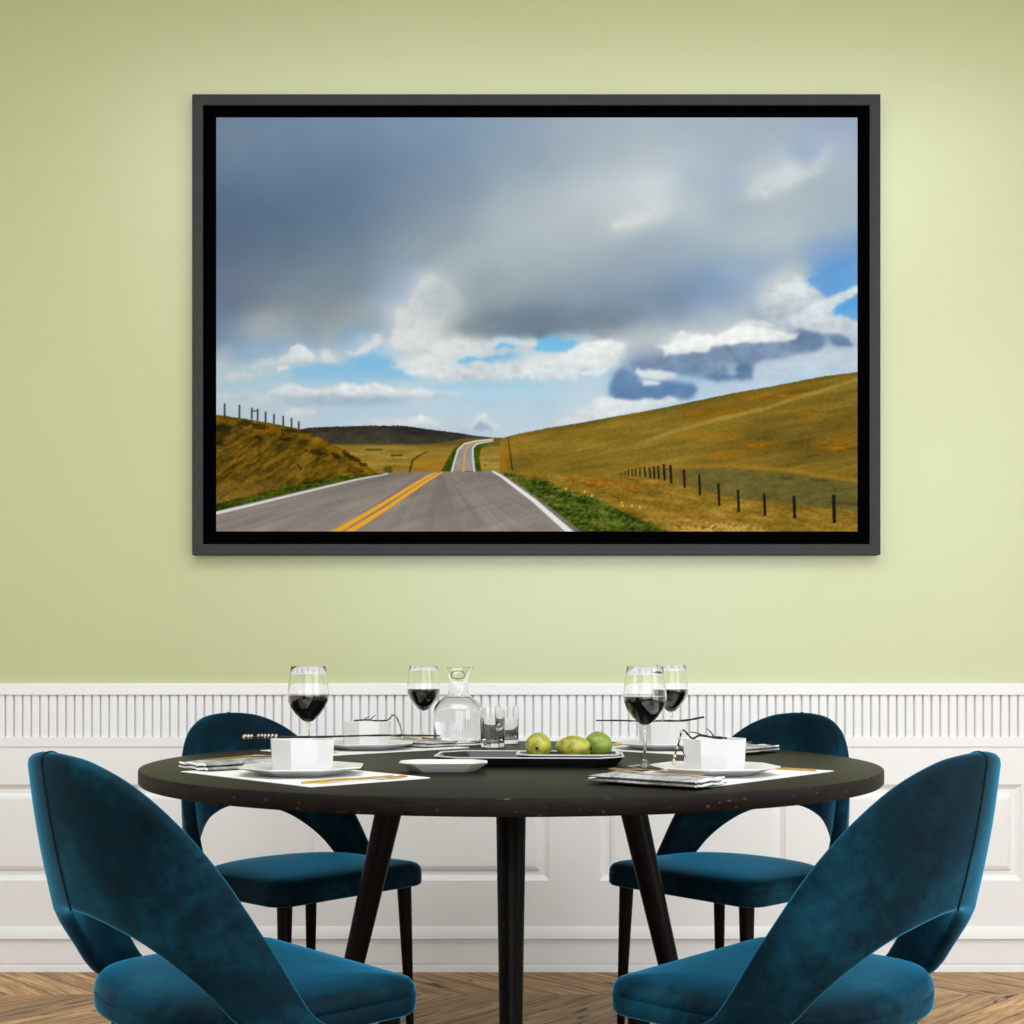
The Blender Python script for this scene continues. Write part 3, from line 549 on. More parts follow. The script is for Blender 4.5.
# ---------------------------------------------------------------- the room
YW = 4.20                                     # painted wall
XL, XR, YF, HC = -2.75, 2.75, -1.7, 3.35
def build_room():
    b = MB().box((XL, YW, .60), (XR, YW + .12, HC)); struct('wall_back', b.mesh('wall_back'), M['green'])
    struct('floor', MB().box((XL - .12, YF - .12, -.1), (XR + .12, YW + .24, 0)).mesh('floor'), M['floor'])
    struct('ceiling', MB().box((XL - .12, YF - .12, HC), (XR + .12, YW + .24, HC + .1)).mesh('ceiling'), M['plaster'])
    struct('wall_left', MB().box((XL - .12, YF, 0), (XL, YW + .12, HC)).mesh('wall_left'), M['plaster'])
    x0, x1, z0, z1 = FILL_WIN  # opening behind the camera, added to let in frontal fill
    b = MB().box((XL, YF - .12, 0), (x0, YF, HC)).box((x1, YF - .12, 0), (XR, YF, HC)).box((x0, YF - .12, 0), (x1, YF, z0)).box((x0, YF - .12, z1), (x1, YF, HC))
    struct('wall_front', b.mesh('wall_front'), M['plaster'])
    b = MB(); t = .05; n = 2
    b.box((x0, YF - .08, z0), (x1, YF - .02, z0 + t)).box((x0, YF - .08, z1 - t), (x1, YF - .02, z1))
    for i in range(n + 1):
        x = x0 + (x1 - x0 - t) * i / n; b.box((x, YF - .08, z0), (x + t, YF - .02, z1))
    struct('window_added', b.mesh('window_added'), M['white'])  # unseen frame, added around the front fill light
    # right wall with a tall window opening
    y0, y1, z0, z1 = WIN
    b = MB().box((XR, YF, 0), (XR + .12, y0, HC)).box((XR, y1, 0), (XR + .12, YW + .12, HC)).box((XR, y0, 0), (XR + .12, y1, z0)).box((XR, y0, z1), (XR + .12, y1, HC))
    struct('wall_right', b.mesh('wall_right'), M['plaster'])
    b = MB(); t = .05
    b.box((XR + .02, y0, z0), (XR + .08, y1, z0 + t)).box((XR + .02, y0, z1 - t), (XR + .08, y1, z1))
    n = 3
    for i in range(n + 1):
        y = y0 + (y1 - y0 - t) * i / n; b.box((XR + .02, y, z0), (XR + .08, y + t, z1))
    struct('window_1', b.mesh('window_1'), M['white'])
    # --- wainscot: every height read off the photo at the wall
    f0 = YW - .014                             # face of stiles and rails
    z = lambda y: PZ(y, f0)
    # cap rail
    b = MB(); zt, zb = z(683.5), z(695)
    pr = [(YW, zt), (f0 - .004, zt), (f0 - .006, zt - .002), (f0 - .006, zb + .0015), (f0 - .0045, zb), (YW, zb)]
    b.rings([[(x, py, pz) for py, pz in pr] for x in (XL, XR)], True, True, True); struct('trim_1', b.mesh('trim_1', True, 30), M['white'])
    # fluted frieze
    b = MB(); zt, zb = z(695), z(737); b.box((XL, YW - .001, zb), (XR, YW + .05, zt))
    per = 8.66 * f0 / F; x = PX(4.95, f0) - per * 120
    while x < XR:
        a0, a1 = x + .0027, x + per - .0027
        if a0 > XL and a1 < XR:
            d = .0028
            pr = [(a0, YW), (a0, f0 + .002), (a0 + d, f0), (a1 - d, f0), (a1, f0 + .002), (a1, YW)]
            b.rings([[(q[0], q[1], zz) for q in pr] for zz in (zb, zt)], True, True, True)
        x += per
    struct('trim_2', b.mesh('trim_2', True, 20), M['white'])
    # panelled dado with V-moulded sunk borders
    b = MB(); zt, zl, zb = z(737), z(746.5), z(938.5)
    b.box((XL, f0 - .004, zl), (XR, YW + .05, zt))                      # rail below the flutes
    pan = []
    k = -6
    while True:
        x0 = PX(600 + 236 * k, f0); x1 = PX(785.5 + 236 * k, f0); k += 1
        if x0 < XL + .05: continue
        if x1 > XR - .05: break
        pan.append((x0, x1))
    pz1, pz0 = z(784.5), z(880.5)
    xs = [XL] + [q for p in pan for q in p] + [XR]
    def quad(xa, xb, za, zb_): b.add([(xa, f0, za), (xb, f0, za), (xb, f0, zb_), (xa, f0, zb_)], [(0, 1, 2, 3)])
    quad(XL, XR, pz1, zl); quad(XL, XR, zb, pz0)
    for i in range(0, len(xs), 2): quad(xs[i], xs[i + 1], pz0, pz1)
    off = [(0, 0), (.003, .004), (.015, .0115), (.030, .0115), (.036, .004), (.046, .0005)]
    for x0, x1 in pan:
        rg = [[(x0 + o, f0 + d, pz0 + o), (x1 - o, f0 + d, pz0 + o), (x1 - o, f0 + d, pz1 - o), (x0 + o, f0 + d, pz1 - o)] for o, d in off]
        b.rings(rg, True, False, True)
    struct('trim_3', b.mesh('trim_3', True, 15), M['white'])
    # base cap and baseboard
    b = MB(); z1, z2, z3, z4 = z(926), z(937.5), z(940), z(963.5)
    pr = [(YW + .03, z1), (f0, z1), (f0 - .002, z1 - .003), (f0 - .013, z2), (f0 - .013, z2 - .002), (f0 - .001, z3), (f0 - .003, z3 - .003),
          (f0 - .003, z4 + .002), (f0 + .004, z4), (f0 + .004, z4 - .003), (f0 - .007, z4 - .006), (f0 - .009, .004), (f0 - .009, .0005), (YW + .03, .0005)]
    b.rings([[(x, py, pz) for py, pz in pr] for x in (XL, XR)], True, True, True); struct('baseboard_back', b.mesh('baseboard_back', True, 30), M['white'])

def build_picture():
    Y = YW - .042; x0, x1, z0, z1 = PX(192, Y), PX(880.6, Y), PZ(554.6, Y), PZ(94, Y)
    s = Y / F
    root = thing('framed_picture', 'large framed road landscape print hanging on the green wall', 'picture', ((x0 + x1) / 2, YW, z0))
    cx = (x0 + x1) / 2
    def border(offs):
        b = MB(); rg = []
        for o, y in offs:
            a, c, d, e = x0 + o - cx, x1 - o - cx, o, z1 - z0 - o
            rg.append([(a, y - YW, d), (c, y - YW, d), (c, y - YW, e), (a, y - YW, e)])
        return b.rings(rg, True, False, False)
    w = 10.6 * s; w2 = 24.2 * s
    fr = border([(.004, YW - .001), (0, YW - .004), (0, Y + .0015), (.0010, Y), (w - .0012, Y + .0035), (w, Y + .005), (w, YW - .001), (.004, YW - .001)])
    link('outer_frame', fr.mesh('outer_frame', False), M['frame'], root)
    ln = border([(w + .0004, YW - .002), (w + .0004, Y + .0065), (w2 - .0006, Y + .0065), (w2 - .0006, YW - .002), (w + .0004, YW - .002)])
    link('liner', ln.mesh('liner', False), M['matblack'], root)
    # canvas: a stretched slab, the print on a fine grid
    W, H = 770, 497
    img = paint_landscape(W, H)[::-1]                                  # rows bottom to top
    li = np.where(img <= .04045, img / 12.92, ((img + .055) / 1.055) ** 2.4) * PRINT_GAIN
    xa, xb = PX(216, Y) - cx, PX(857.8, Y) - cx; za, zb = PZ(531.3, Y) - z0, PZ(117, Y) - z0
    gx, gz = np.meshgrid(np.linspace(xa, xb, W), np.linspace(za, zb, H)); yy = Y + .004 - YW
    co = np.stack([gx, np.full_like(gx, yy), gz], -1).reshape(-1, 3)
    i = np.arange(W * H).reshape(H, W)
    q = np.stack([i[:-1, :-1], i[:-1, 1:], i[1:, 1:], i[1:, :-1]], -1).reshape(-1, 4)
    n0 = len(co); bx = np.array([(xa, yy, za), (xb, yy, za), (xb, yy, zb), (xa, yy, zb), (xa, -.002, za), (xb, -.002, za), (xb, -.002, zb), (xa, -.002, zb)], float)
    side = np.array([(0, 4, 5, 1), (1, 5, 6, 2), (2, 6, 7, 3), (3, 7, 4, 0), (4, 7, 6, 5)]) + n0
    co = np.concatenate([co, bx]); q = np.concatenate([q, side])
    me = bpy.data.meshes.new('canvas')
    me.vertices.add(len(co)); me.vertices.foreach_set('co', co.astype(np.float32).ravel())
    me.loops.add(q.size); me.loops.foreach_set('vertex_index', q.astype(np.int32).ravel())
    me.polygons.add(len(q)); me.polygons.foreach_set('loop_start', np.arange(0, q.size, 4, dtype=np.int32))
    me.update(calc_edges=True)
    at = me.color_attributes.new('print', 'FLOAT_COLOR', 'POINT')
    c4 = np.ones((len(co), 4), np.float32); c4[:n0, :3] = li.reshape(-1, 3); c4[n0:, :3] = .01
    at.data.foreach_set('color', c4.ravel()); me.validate()
    link('canvas', me, M['print'], root)
# ---------------------------------------------------------------- table
TX, TY, TR, TZ = -.002, 2.99, .809, .75
def build_table():
    root = thing('dining_table', 'round dark-stained wooden dining table on four splayed legs, laid for four', 'table', (TX, TY, 0))
    th = .033
    b = MB().lathe([(TR - .02, TZ - th), (TR - .004, TZ - th + .001), (TR, TZ - th + .005), (TR, TZ - .004), (TR - .0015, TZ - .001)], 160, cap0=True, cap1=False)
    ed = b.mesh('table_edge', True, 60)
    top = MB().lathe([(TR - .0015, TZ - .001), (TR - .005, TZ), (TR * .5, TZ), (.01, TZ)], 160, cap0=False, cap1=True).mesh('tabletop', True, 60)
    t = link('tabletop', top, M['table'], root); link('edge_band', ed, M['edge'], t)
    for k in range(4):
        a = -pi / 2 + k * pi / 2; d = Vector((cos(a), sin(a), 0)); pts = []; rad = []
        for i in range(9):
            s = i / 8; zz = (TZ - th - .001) * (1 - s) + .0005 * s; r = .258 + .164 * s
            pts.append(d * r + Vector((0, 0, zz))); rad.append(.0315 * (1 - s) + .0185 * s)
        m = MB().tube(pts, rad, 24).mesh('table_leg', True, 50)
        link('leg', m, M['leg'], root)

# ---------------------------------------------------------------- chairs (local: +x is the way the sitter faces)
def lerp_table(t, tab):
    for (a, va), (b, vb) in zip(tab, tab[1:]):
        if t <= b:
            s = (t - a) / (b - a); return va + (vb - va) * s
    return tab[-1][1]
def spline_table(t, tab):
    """Catmull-Rom through a table"""
    n = len(tab)
    for i in range(n - 1):
        if t <= tab[i + 1][0] or i == n - 2:
            x0, y0 = tab[max(i - 1, 0)]; x1, y1 = tab[i]; x2, y2 = tab[i + 1]; x3, y3 = tab[min(i + 2, n - 1)]
            m1 = (y2 - y0) / max(x2 - x0, 1e-6); m2 = (y3 - y1) / max(x3 - x1, 1e-6); h = x2 - x1
            s = min(max((t - x1) / h, 0), 1); s2 = s * s; s3 = s2 * s
            return (2*s3 - 3*s2 + 1) * y1 + (s3 - 2*s2 + s) * h * m1 + (-2*s3 + 3*s2) * y2 + (s3 - s2) * h * m2
ZT = [(-8, .839), (0, .840), (8, .839), (20, .829), (35, .795), (50, .735), (62, .668), (75, .575), (90, .462), (98, .432), (101, .427)]
ZB = [(-8, .598), (0, .598), (8, .597), (20, .588), (35, .566), (48, .531), (58, .494), (66, .455), (74, .430), (82, .414), (101, .411)]
SH = .031                                                              # shell thickness
def shell_r(ph, z):
    s2 = sin(ph) ** 2
    return .243 + .039 * s2 + .20 * (z - .6) * ((1 - s2) + .15 * s2)
def build_chair(label, loc, rz):
    root = thing('dining_chair', label, 'chair', loc, rz, 'teal velvet dining chairs round the table')
    # seat
    def outline(ins):
        pts = []
        xf, hw, rc = .248 - ins, .242 - ins, max(.055 - ins, .012)
        for j in range(9):
            a = j / 8 * pi / 2; pts.append((xf - rc + rc * cos(pi/2 - a) if False else xf - rc * (1 - cos(a - 0)) if False else xf - rc + rc * sin(pi/2 - a), 0))
        pts = []
        n = 8
        for j in range(n + 1):                                         # right front corner
            a = -j / n * pi / 2; pts.append((xf - rc + rc * cos(a), -(hw - rc) + rc * sin(a)))
        pts = pts[::1]
        # right side to the rounded back, then left side
        for j in range(1, 6): pts.append((xf - rc - (xf - rc) * j / 6, -hw))
        for j in range(0, 25):
            a = -pi/2 - j / 24 * pi; pts.append(((hw - .077) * math.copysign(abs(cos(a)) ** .85, cos(a)), hw * math.copysign(abs(sin(a)) ** .9, sin(a))))
        for j in range(1, 6): pts.append(((xf - rc) * j / 6, hw))
        for j in range(n + 1):
            a = pi/2 - j / n * pi / 2; pts.append((xf - rc + rc * cos(a), hw - rc + rc * sin(a)))
        return pts
    prof = [(.020, .410), (.006, .411), (.001, .415), (.0, .421), (.0, .440), (.002, .4415), (.0, .445), (.003, .455), (.010, .4625), (.024, .467), (.05, .4710), (.08, .4730), (.12, .4740)]
    rg = [[(x, y, zz) for x, y in outline(i)] for i, zz in prof]
    for k in range(len(rg)):
        for j in range(len(rg[k])):                                    # a little give in the cushion
            x, y, zz = rg[k][j]
            if zz > .464: zz += .0015 * sin(9 * x + 2) * cos(11 * y)
            rg[k][j] = (x, y, zz)
    seat = link('seat', MB().rings(rg, True, True, True).mesh('seat', True, 60), M['velvet'], root)
    # backrest shell
    N = 72; PM = radians(101); rings = []
    for i in range(N + 1):
        ph = -PM + 2 * PM * i / N; dg = abs(math.degrees(ph)); zt, zb = spline_table(dg, ZT), spline_table(dg, ZB)
        th = SH * (1 if dg < 85 else max(.45, 1 - (dg - 85) / 30)); h = zt - zb; e = min(.014, h * .4)
        ring = []
        def P(z, off):
            r = shell_r(ph, z) - off; ring.append((-r * cos(ph), -r * sin(ph), z))
        K = 10
        for k in range(K + 1): P(zb + e + (h - 2 * e) * k / K, -.004 * sin(pi * k / K))   # outside, bottom to top
        for k in range(1, 6):
            a = pi * k / 6; P(zt - e + e * sin(a), th * (1 - cos(a)) / 2)
        for k in range(K + 1): P(zt - e - (h - 2 * e) * k / K, th + .004 * sin(pi * k / K))
        for k in range(1, 6):
            a = pi * k / 6; P(zb + e - e * sin(a), th * (1 + cos(a)) / 2)
        rings.append(ring)
    br = link('backrest', MB().rings(rings, True, True, True).mesh('backrest', True, 70), M['velvet'], root)
    # piping down the middle of the back, over the top and down the inside
    zt, zb = ZT[1][1], ZB[1][1]; pts = []
    for k in range(15):
        zz = zb + .004 + (zt - zb - .016) * k / 14; pts.append((-(shell_r(0, zz) + .0042 * sin(pi * k / 14) + .0005), 0, zz))
    for k in range(1, 8):
        a = pi * k / 8; zz = zt - .012 + .0125 * sin(a); pts.append((-(shell_r(0, zz) - SH * (1 - cos(a)) / 2), 0, zz))
    link('piping', MB().tube(pts, .0017, 8).mesh('piping'), M['piping'], br)
    pts = pts[-1:]
    for k in range(15):
        zz = zt - .012 - (zt - zb - .016) * k / 14; pts.append((-(shell_r(0, zz) - SH - .004 * sin(pi * k / 14) - .0005), 0, zz))
    link('seam', MB().tube(pts, .0011, 8).mesh('seam'), M['velvet'], br)
    for (x, y, r0, r1, sx, sy) in ((.205, -.19, .0185, .0085, .012, -.012), (.205, .19, .0185, .0085, .012, .012), (-.095, -.135, .0165, .009, -.022, -.016), (-.095, .135, .0165, .009, -.022, .016)):
        pts = [(x + sx * s, y + sy * s, .411 * (1 - s) + .0005 * s) for s in (0, .25, .5, .75, 1)]
        link('leg', MB().tube(pts, [r0 + (r1 - r0) * s for s in (0, .25, .5, .75, 1)], 16).mesh('chair_leg', True, 50), M['leg'], root)
    return root
def build_chairs():
    a = radians(42.5)
    c0 = build_chair('teal velvet dining chair at front left, seen from behind, its back cut by the left foreground', (-.478, 2.145, 0), a)
    c0['label'] = 'teal velvet chair in the left foreground, its curved back turned to the viewer'
    dup(c0, (.485, 2.145, 0), pi - a, 'teal velvet chair in the right foreground with brightly lit curved back')
    dup(c0, (-.553, 3.362, 0), radians(-42), 'teal velvet chair behind the table on the left, facing the viewer')
    dup(c0, (.570, 3.362, 0), pi + radians(42), 'teal velvet chair behind the table on the right, facing the viewer')
# ---------------------------------------------------------------- tableware
def oct_ring(rx, ry, z, n=8, rot=pi / 8, cut=None):
    return [(rx * cos(rot + 2*pi*j/n), ry * sin(rot + 2*pi*j/n), z) for j in range(n)]
def cut_rect(hx, hy, c, z):
    return [(hx, -hy + c, z), (hx, hy - c, z), (hx - c, hy, z), (-hx + c, hy, z), (-hx, hy - c, z), (-hx, -hy + c, z), (-hx + c, -hy, z), (hx - c, -hy, z)]
WHERE = {
 'fl': ('in the left foreground', 'front left place'), 'fr': ('in the right foreground', 'front right place'),
 'rl': ('at the rear left place', 'rear left place'), 'rr': ('at the rear right place', 'rear right place')}

def glass_mesh():
    o = [(.0362, .0), (.0365, .0012), (.030, .0026), (.012, .005), (.0055, .010), (.0038, .020), (.0034, .05), (.0036, .078), (.0055, .088), (.014, .0945), (.027, .106), (.0385, .122), (.0452, .138), (.0462, .148), (.0445, .170), (.0412, .195), (.0388, .2138)]
    rim = [(.0386, .2144), (.0381, .2144)]
    inner = [(.0379, .2138), (.0403, .195), (.0436, .170), (.0453, .148), (.0443, .1385), (.0376, .1228), (.026, .107), (.013, .0958), (.004, .0925)]
    bowl = MB().lathe([p for p in o[8:]] + rim + inner + [(.0006, .0922)], 56, cap0=True, cap1=True)
    stem = MB().lathe(o[3:8] + [(.0054, .0878)], 24)
    foot = MB().lathe(o[:4], 48)
    w = [(.0006, .0932), (.0040, .0933), (.0128, .0966), (.0255, .1076), (.0370, .1232), (.0437, .1388), (.0446, .148), (.0446, .1495), (.0440, .1500), (.02, .1498), (.001, .1498)]
    wine = MB().lathe(w, 56)
    return bowl.mesh('wine_glass_bowl', True, 50), stem.mesh('wine_glass_stem', True, 60), foot.mesh('wine_glass_foot', True, 50), wine.mesh('wine', True, 50)

def build_glasses():
    b, s, f, w = glass_mesh()
    spots = [('fl', 308.3, 445, 'tall stemmed glass of dark wine behind the left foreground bowl'),
             ('fr', 645, 468, 'tall stemmed glass of dark wine beside the dark napkin and gold fork'),
             ('rl', 423.5, 358, 'stemmed glass of dark wine just left of the water carafe'),
             ('rr', 671, 372, 'stemmed glass of dark wine partly hidden behind the nearer right glass')]
    root = None
    for k, px, sc, lab in spots:
        Y = F / sc; loc = (PX(px, Y), Y, TZ + .0004)
        if k == 'rr': loc = (loc[0], loc[1], TZ + .0021)
        if root is None:
            root = thing('wine_glass', lab, 'wine glass', loc, 0, 'wine glasses on the round table')
            link('bowl', b, M['glass'], root); link('stem', s, M['glass'], root); link('foot', f, M['glass'], root); link('wine', w, M['wine'], root)
        else: dup(root, loc, 0, lab)

def fork_mesh():
    b = MB(); t = .0011
    def bar(pts, w, zc):
        rg = []
        for (x, y), ww, zz in zip(pts, w, zc):
            rg.append([(x, y - ww, zz - t), (x, y + ww, zz - t), (x, y + ww, zz + t), (x, y - ww, zz + t)])
        b.rings(rg, True, True, True)
    bar([(-.1, 0), (-.095, 0), (-.05, 0), (.0, 0), (.028, 0), (.04, 0), (.052, 0)], [.0022, .0036, .003, .0022, .0022, .006, .0098], [.0022, .002, .003, .0042, .0052, .0046, .0036])
    for k in range(4):
        y = (k - 1.5) * .0058
        bar([(.050, y), (.065, y), (.085, y), (.1, y)], [.0018, .0016, .0014, .0009], [.0037, .0024, .0018, .0032])
    return b.mesh('fork', True, 40)
def knife_mesh():
    b = MB(); rg = []
    for x, w0, w1, t in ((-.11, .003, .003, .0016), (-.105, .0046, .0046, .002), (-.03, .0036, .0036, .0021), (.0, .0034, .0034, .0019), (.01, .0034, .006, .0011), (.06, .0034, .0078, .0009), (.095, .0034, .006, .0008), (.11, .003, .0005, .0006)):
        rg.append([(x, -w1, .0021 - t), (x, w0, .0021 - t), (x, w0, .0021 + t), (x, -w1, .0021 + t)])
    return b.rings(rg, True, True, True).mesh('knife', True, 40)

def napkin_parts(L=.225, Wd=.115):
    """a linen napkin folded lengthways twice, with a pale frayed hem at one end"""
    def slab(z0, h, dx, dy, seed, w):
        rnd = random.Random(seed); ph = [rnd.uniform(0, 6) for _ in range(4)]; n = 26; rg = []
        for i in range(n + 1):
            x = -L / 2 + L * i / n + dx; e = min(1, min(i, n - i) / 2 + .35); ring = []
            wob = .002 * sin(x * 38 + ph[0]); hw = w / 2
            for j in range(20):
                a = 2 * pi * j / 20; cy, cz = cos(a), sin(a)
                yy = math.copysign(abs(cy) ** .45, cy) * hw + wob + dy; zz = math.copysign(abs(cz) ** .8, cz) * h / 2 * e
                if cz > 0: zz += .0016 * (sin(x * 55 + ph[1] + yy * 30) + sin(yy * 120 + ph[2])) * (.4 + .6 * cz) * .55
                ring.append((x, yy, z0 + h / 2 + zz))
            rg.append(ring)
        return rg
    b = MB()
    b.rings(slab(.0004, .0085, 0, 0, 3, Wd), True, True, True)
    b.rings(slab(.0085, .0080, -.003, .004, 5, Wd * .94), True, True, True)
    hem = MB()
    rnd = random.Random(4)
    for z0, wd, dy in ((.0048, Wd, 0), (.0125, Wd * .94, .004)):
        for k in range(2):
            pts = []
            for i in range(15):
                y = -wd / 2 + .004 + (wd - .008) * i / 14 + dy
                pts.append((-L / 2 - .0015 - .004 * k + .0022 * sin(i * 1.3 + k * 2 + z0 * 900), y, z0 + .0012 * sin(i * .9 + k)))
            hem.tube(pts, .0024, 7)
    return b.mesh('napkin', True, 60), hem.mesh('napkin_hem', True, 60)

def twig_object(name_label, pts, r0, r1, side=(), buds=(), catkins=()):
    """pts in world space"""
    p0 = Vector(pts[0]); root_b = MB(); P = [Vector(p) - p0 for p in pts]
    # refine
    def refine(Q, n=6):
        out = []
        for i in range(len(Q) - 1):
            a = Q[max(i-1, 0)]; b = Q[i]; c = Q[i+1]; d = Q[min(i+2, len(Q)-1)]
            for k in range(n):
                t = k / n; out.append(.5 * ((2*b) + (c - a) * t + (2*a - 5*b + 4*c - d) * t*t + (3*b - a - 3*c + d) * t**3))
        out.append(Q[-1]); return out
    R = refine(P); n = len(R); rnd = random.Random(int(abs(p0.x) * 1e4))
    rad = [(r0 + (r1 - r0) * i / (n - 1)) * (1 + .25 * rnd.uniform(-1, 1)) for i in range(n)]
    root_b.tube(R, rad, 8)
    for (i, d, L) in side:
        q = R[int(i * (n - 1))]; d = Vector(d).normalized(); root_b.tube([q, q + d * L * .5 + Vector((0, 0, .002)), q + d * L], [r1 * 1.2, r1, r1 * .6], 7)
    o = link('twig', root_b.mesh('twig', True, 60), M['bark'], None, p0); tag(o, name_label, 'twig', 'twigs laid over the bowls')
    bb = MB()
    for i in buds:
        q = R[int(i * (n - 1))]
        bb.lathe([(.0004, -.0044), (.0026, -.0024), (.0034, .0005), (.0024, .003), (.0003, .0052)], 8, (q.x, q.y + rnd.uniform(-.001, .001), q.z + .0012))
    if buds: link('bud', bb.mesh('bud', True, 60), M['bud'], o)
    return o

def build_settings():
    pm = MB()
    def box_r(hx, hy, h):
        b = MB(); c = .004
        b.rings([cut_rect(hx, hy, c, 0), cut_rect(hx, hy, c, h)], True, True, True); return b
    mat_me = box_r(.140, .232, .0015).mesh('placemat', False)
    def oc(prof, rot=pi / 8): return MB().rings([oct_ring(r, r, z, 8, rot) for r, z in prof], True, True, True)
    plate_me = oc([(.074, 0), (.082, .0012), (.096, .007), (.127, .0150), (.1285, .0165), (.127, .0178), (.098, .0105), (.085, .0062), (.01, .0060)]).mesh('plate', True, 30)
    bowl_me = oc([(.050, 0), (.058, .0015), (.0628, .006), (.0660, .0625), (.0656, .0640), (.0626, .0640), (.0620, .0625), (.0575, .010), (.050, .006), (.004, .0058)]).mesh('octagonal_bowl', True, 35)
    bv = None
    nap, hem = napkin_parts(); fk = fork_mesh(); kn = knife_mesh()
    S = {'fl': ((-.415, 2.625), radians(43)), 'fr': ((.402, 2.632), pi - radians(41)), 'rl': ((-.374, 3.415), radians(-47)), 'rr': ((.389, 3.415), pi + radians(47))}
    L = {
     'placemat': {'fl': 'white paper placemat under the left foreground plate', 'fr': 'white paper placemat under the right foreground plate', 'rl': 'white paper placemat under the rear plate beside the carafe', 'rr': 'white paper placemat under the rear plate on the right'},
     'dinner_plate': {'fl': 'white octagonal plate under the left foreground bowl', 'fr': 'white octagonal plate under the right foreground bowl', 'rl': 'white octagonal plate at the rear, left of the carafe', 'rr': 'white octagonal plate at the rear, behind the two right glasses'},
     'bowl': {'fl': 'white octagonal bowl with long twig across it, left foreground', 'fr': 'white octagonal bowl with bent twig leaning on it, right foreground', 'rl': 'white octagonal bowl at the rear, left of the carafe', 'rr': 'white octagonal bowl at the rear, behind the two right glasses'},
     'napkin': {'fl': 'folded grey linen napkin at the far left edge of the table', 'fr': 'folded grey linen napkin in front of the nearer right wine glass', 'rl': 'folded linen napkin in front of the rear left wine glass', 'rr': 'folded linen napkin at the rear, right behind the foreground bowl'},
     'fork': {'fl': 'gold fork on the napkin at the far left of the table', 'fr': 'gold fork on the napkin in front of the pears, tines towards the tray', 'rl': 'gold fork on the napkin beside the carafe', 'rr': 'gold fork on the rear napkin behind the right foreground bowl'},
     'knife': {'fl': 'gold knife on the placemat, right of the left foreground plate', 'fr': 'gold knife on the placemat, right of the right foreground plate', 'rl': 'gold knife at the rear, behind the left foreground bowl', 'rr': 'gold knife at the rear, behind the bowl on the right'}}
    for k, ((cx, cy), a) in S.items():
        fwd = Vector((cos(a), sin(a), 0)); lft = Vector((-sin(a), cos(a), 0)); c = Vector((cx, cy, 0))
        def put(name, me, mat, pos, z, rz, cat, grp):
            o = link(name, me, None, None, (pos.x, pos.y, z), (0, 0, rz))
            if not me.materials: me.materials.append(mat)
            return tag(o, L[name][k], cat, grp)
        put('placemat', mat_me, M['paper'], c, TZ + .0004, a, 'placemat', 'white placemats on the table')
        put('dinner_plate', plate_me, M['china'], c, TZ + .0021, a + .1, 'plate', 'octagonal plates on the placemats')
        put('bowl', bowl_me, M['china'], c, TZ + .0083, a + (.25 if k[1] == 'l' else -.25), 'bowl', 'octagonal bowls on the plates')
        npos = c + lft * {'fl': .235, 'fr': .250, 'rl': .175, 'rr': .215}[k] + fwd * {'fl': .01, 'fr': -.03, 'rl': -.02, 'rr': 0}[k]
        nr = a + {'fl': 0, 'fr': .06, 'rl': 0, 'rr': 0}[k]
        zz = TZ + .0020
        no = put('napkin', nap, M['linen'], npos, zz, nr, 'napkin', 'folded napkins left of the plates')
        h = link('hem', hem, None, no)
        if not hem.materials: hem.materials.append(M['hem'])
        put('fork', fk, M['gold'], npos + lft * -.006, zz + .0190, nr + (.08 if k != 'fr' else -.02), 'fork', 'gold forks on the napkins')
        kp = c - lft * {'fl': .172, 'fr': .185, 'rl': .172, 'rr': .172}[k]
        put('knife', kn, M['gold'], kp + fwd * -.01, TZ + .0022, a + .05, 'knife', 'gold knives right of the plates')
        if k == 'fl':                                                   # the photo shows a fork beside the left knife
            o = link('fork', fk, None, None, (kp.x - lft.x * .026, kp.y - lft.y * .026, TZ + .0022), (0, 0, a - .02)); tag(o, 'gold fork on the placemat next to the knife, left foreground', 'fork', 'gold forks on the napkins')
    # twigs
    zb = TZ + .0083 + .0645
    def W(x, y, s): Y = F / s; return (PX(x, Y), Y, PZ(y, Y))
    twig_object('long dark catkin twig lying across the left foreground bowl', [W(244, 737.5, 500), W(262, 737, 502), (PX(285, 2.62), 2.62, zb + .003), (PX(320, 2.63), 2.63, zb + .003), (PX(360, 2.66), 2.66, zb + .0035), (PX(400, 2.69), 2.69, zb + .003), (PX(440, 2.72), 2.72, zb)], .0026, .0016, (), (.02, .05, .08, .11, .14, .17, .2, .23, .26, .29))
    twig_object('short dark twig with curled end on the rear left bowl', [(PX(354, 3.40), 3.40, zb + .002), (PX(366, 3.40), 3.40, zb + .004), (PX(378, 3.40), 3.40, zb + .002), (PX(388, 3.40), 3.40, zb + .004), (PX(393, 3.40), 3.39, zb + .016), (PX(397, 3.39), 3.385, zb + .010), (PX(401, 3.39), 3.38, zb - .016), (PX(402.5, 3.38), 3.375, zb - .045)], .0022, .0012, ((.2, (1, .2, .9), .02), (.12, (.8, -.2, .5), .016)), (.55, .7, .82, .95, .99))
    twig_object('bent twig with pale buds leaning on the right foreground bowl', [(PX(727, 2.60), 2.60, zb - .001 + .003), (PX(712, 2.60), 2.60, zb + .004), (PX(700, 2.59), 2.59, zb + .008), (PX(692, 2.58), 2.58, zb + .003), (PX(683, 2.57), 2.57, zb + .019), (PX(679, 2.56), 2.56, zb - .003), (PX(675, 2.555), 2.555, zb - .028), (PX(673.5, 2.55), 2.55, zb - .044)], .0025, .0013, ((.12, (-.4, .3, .5), .024), (.25, (-1, .2, .25), .03), (.75, (.5, 0, -.9), .03)), (.62, .7, .8, .9, .96, 1.0))
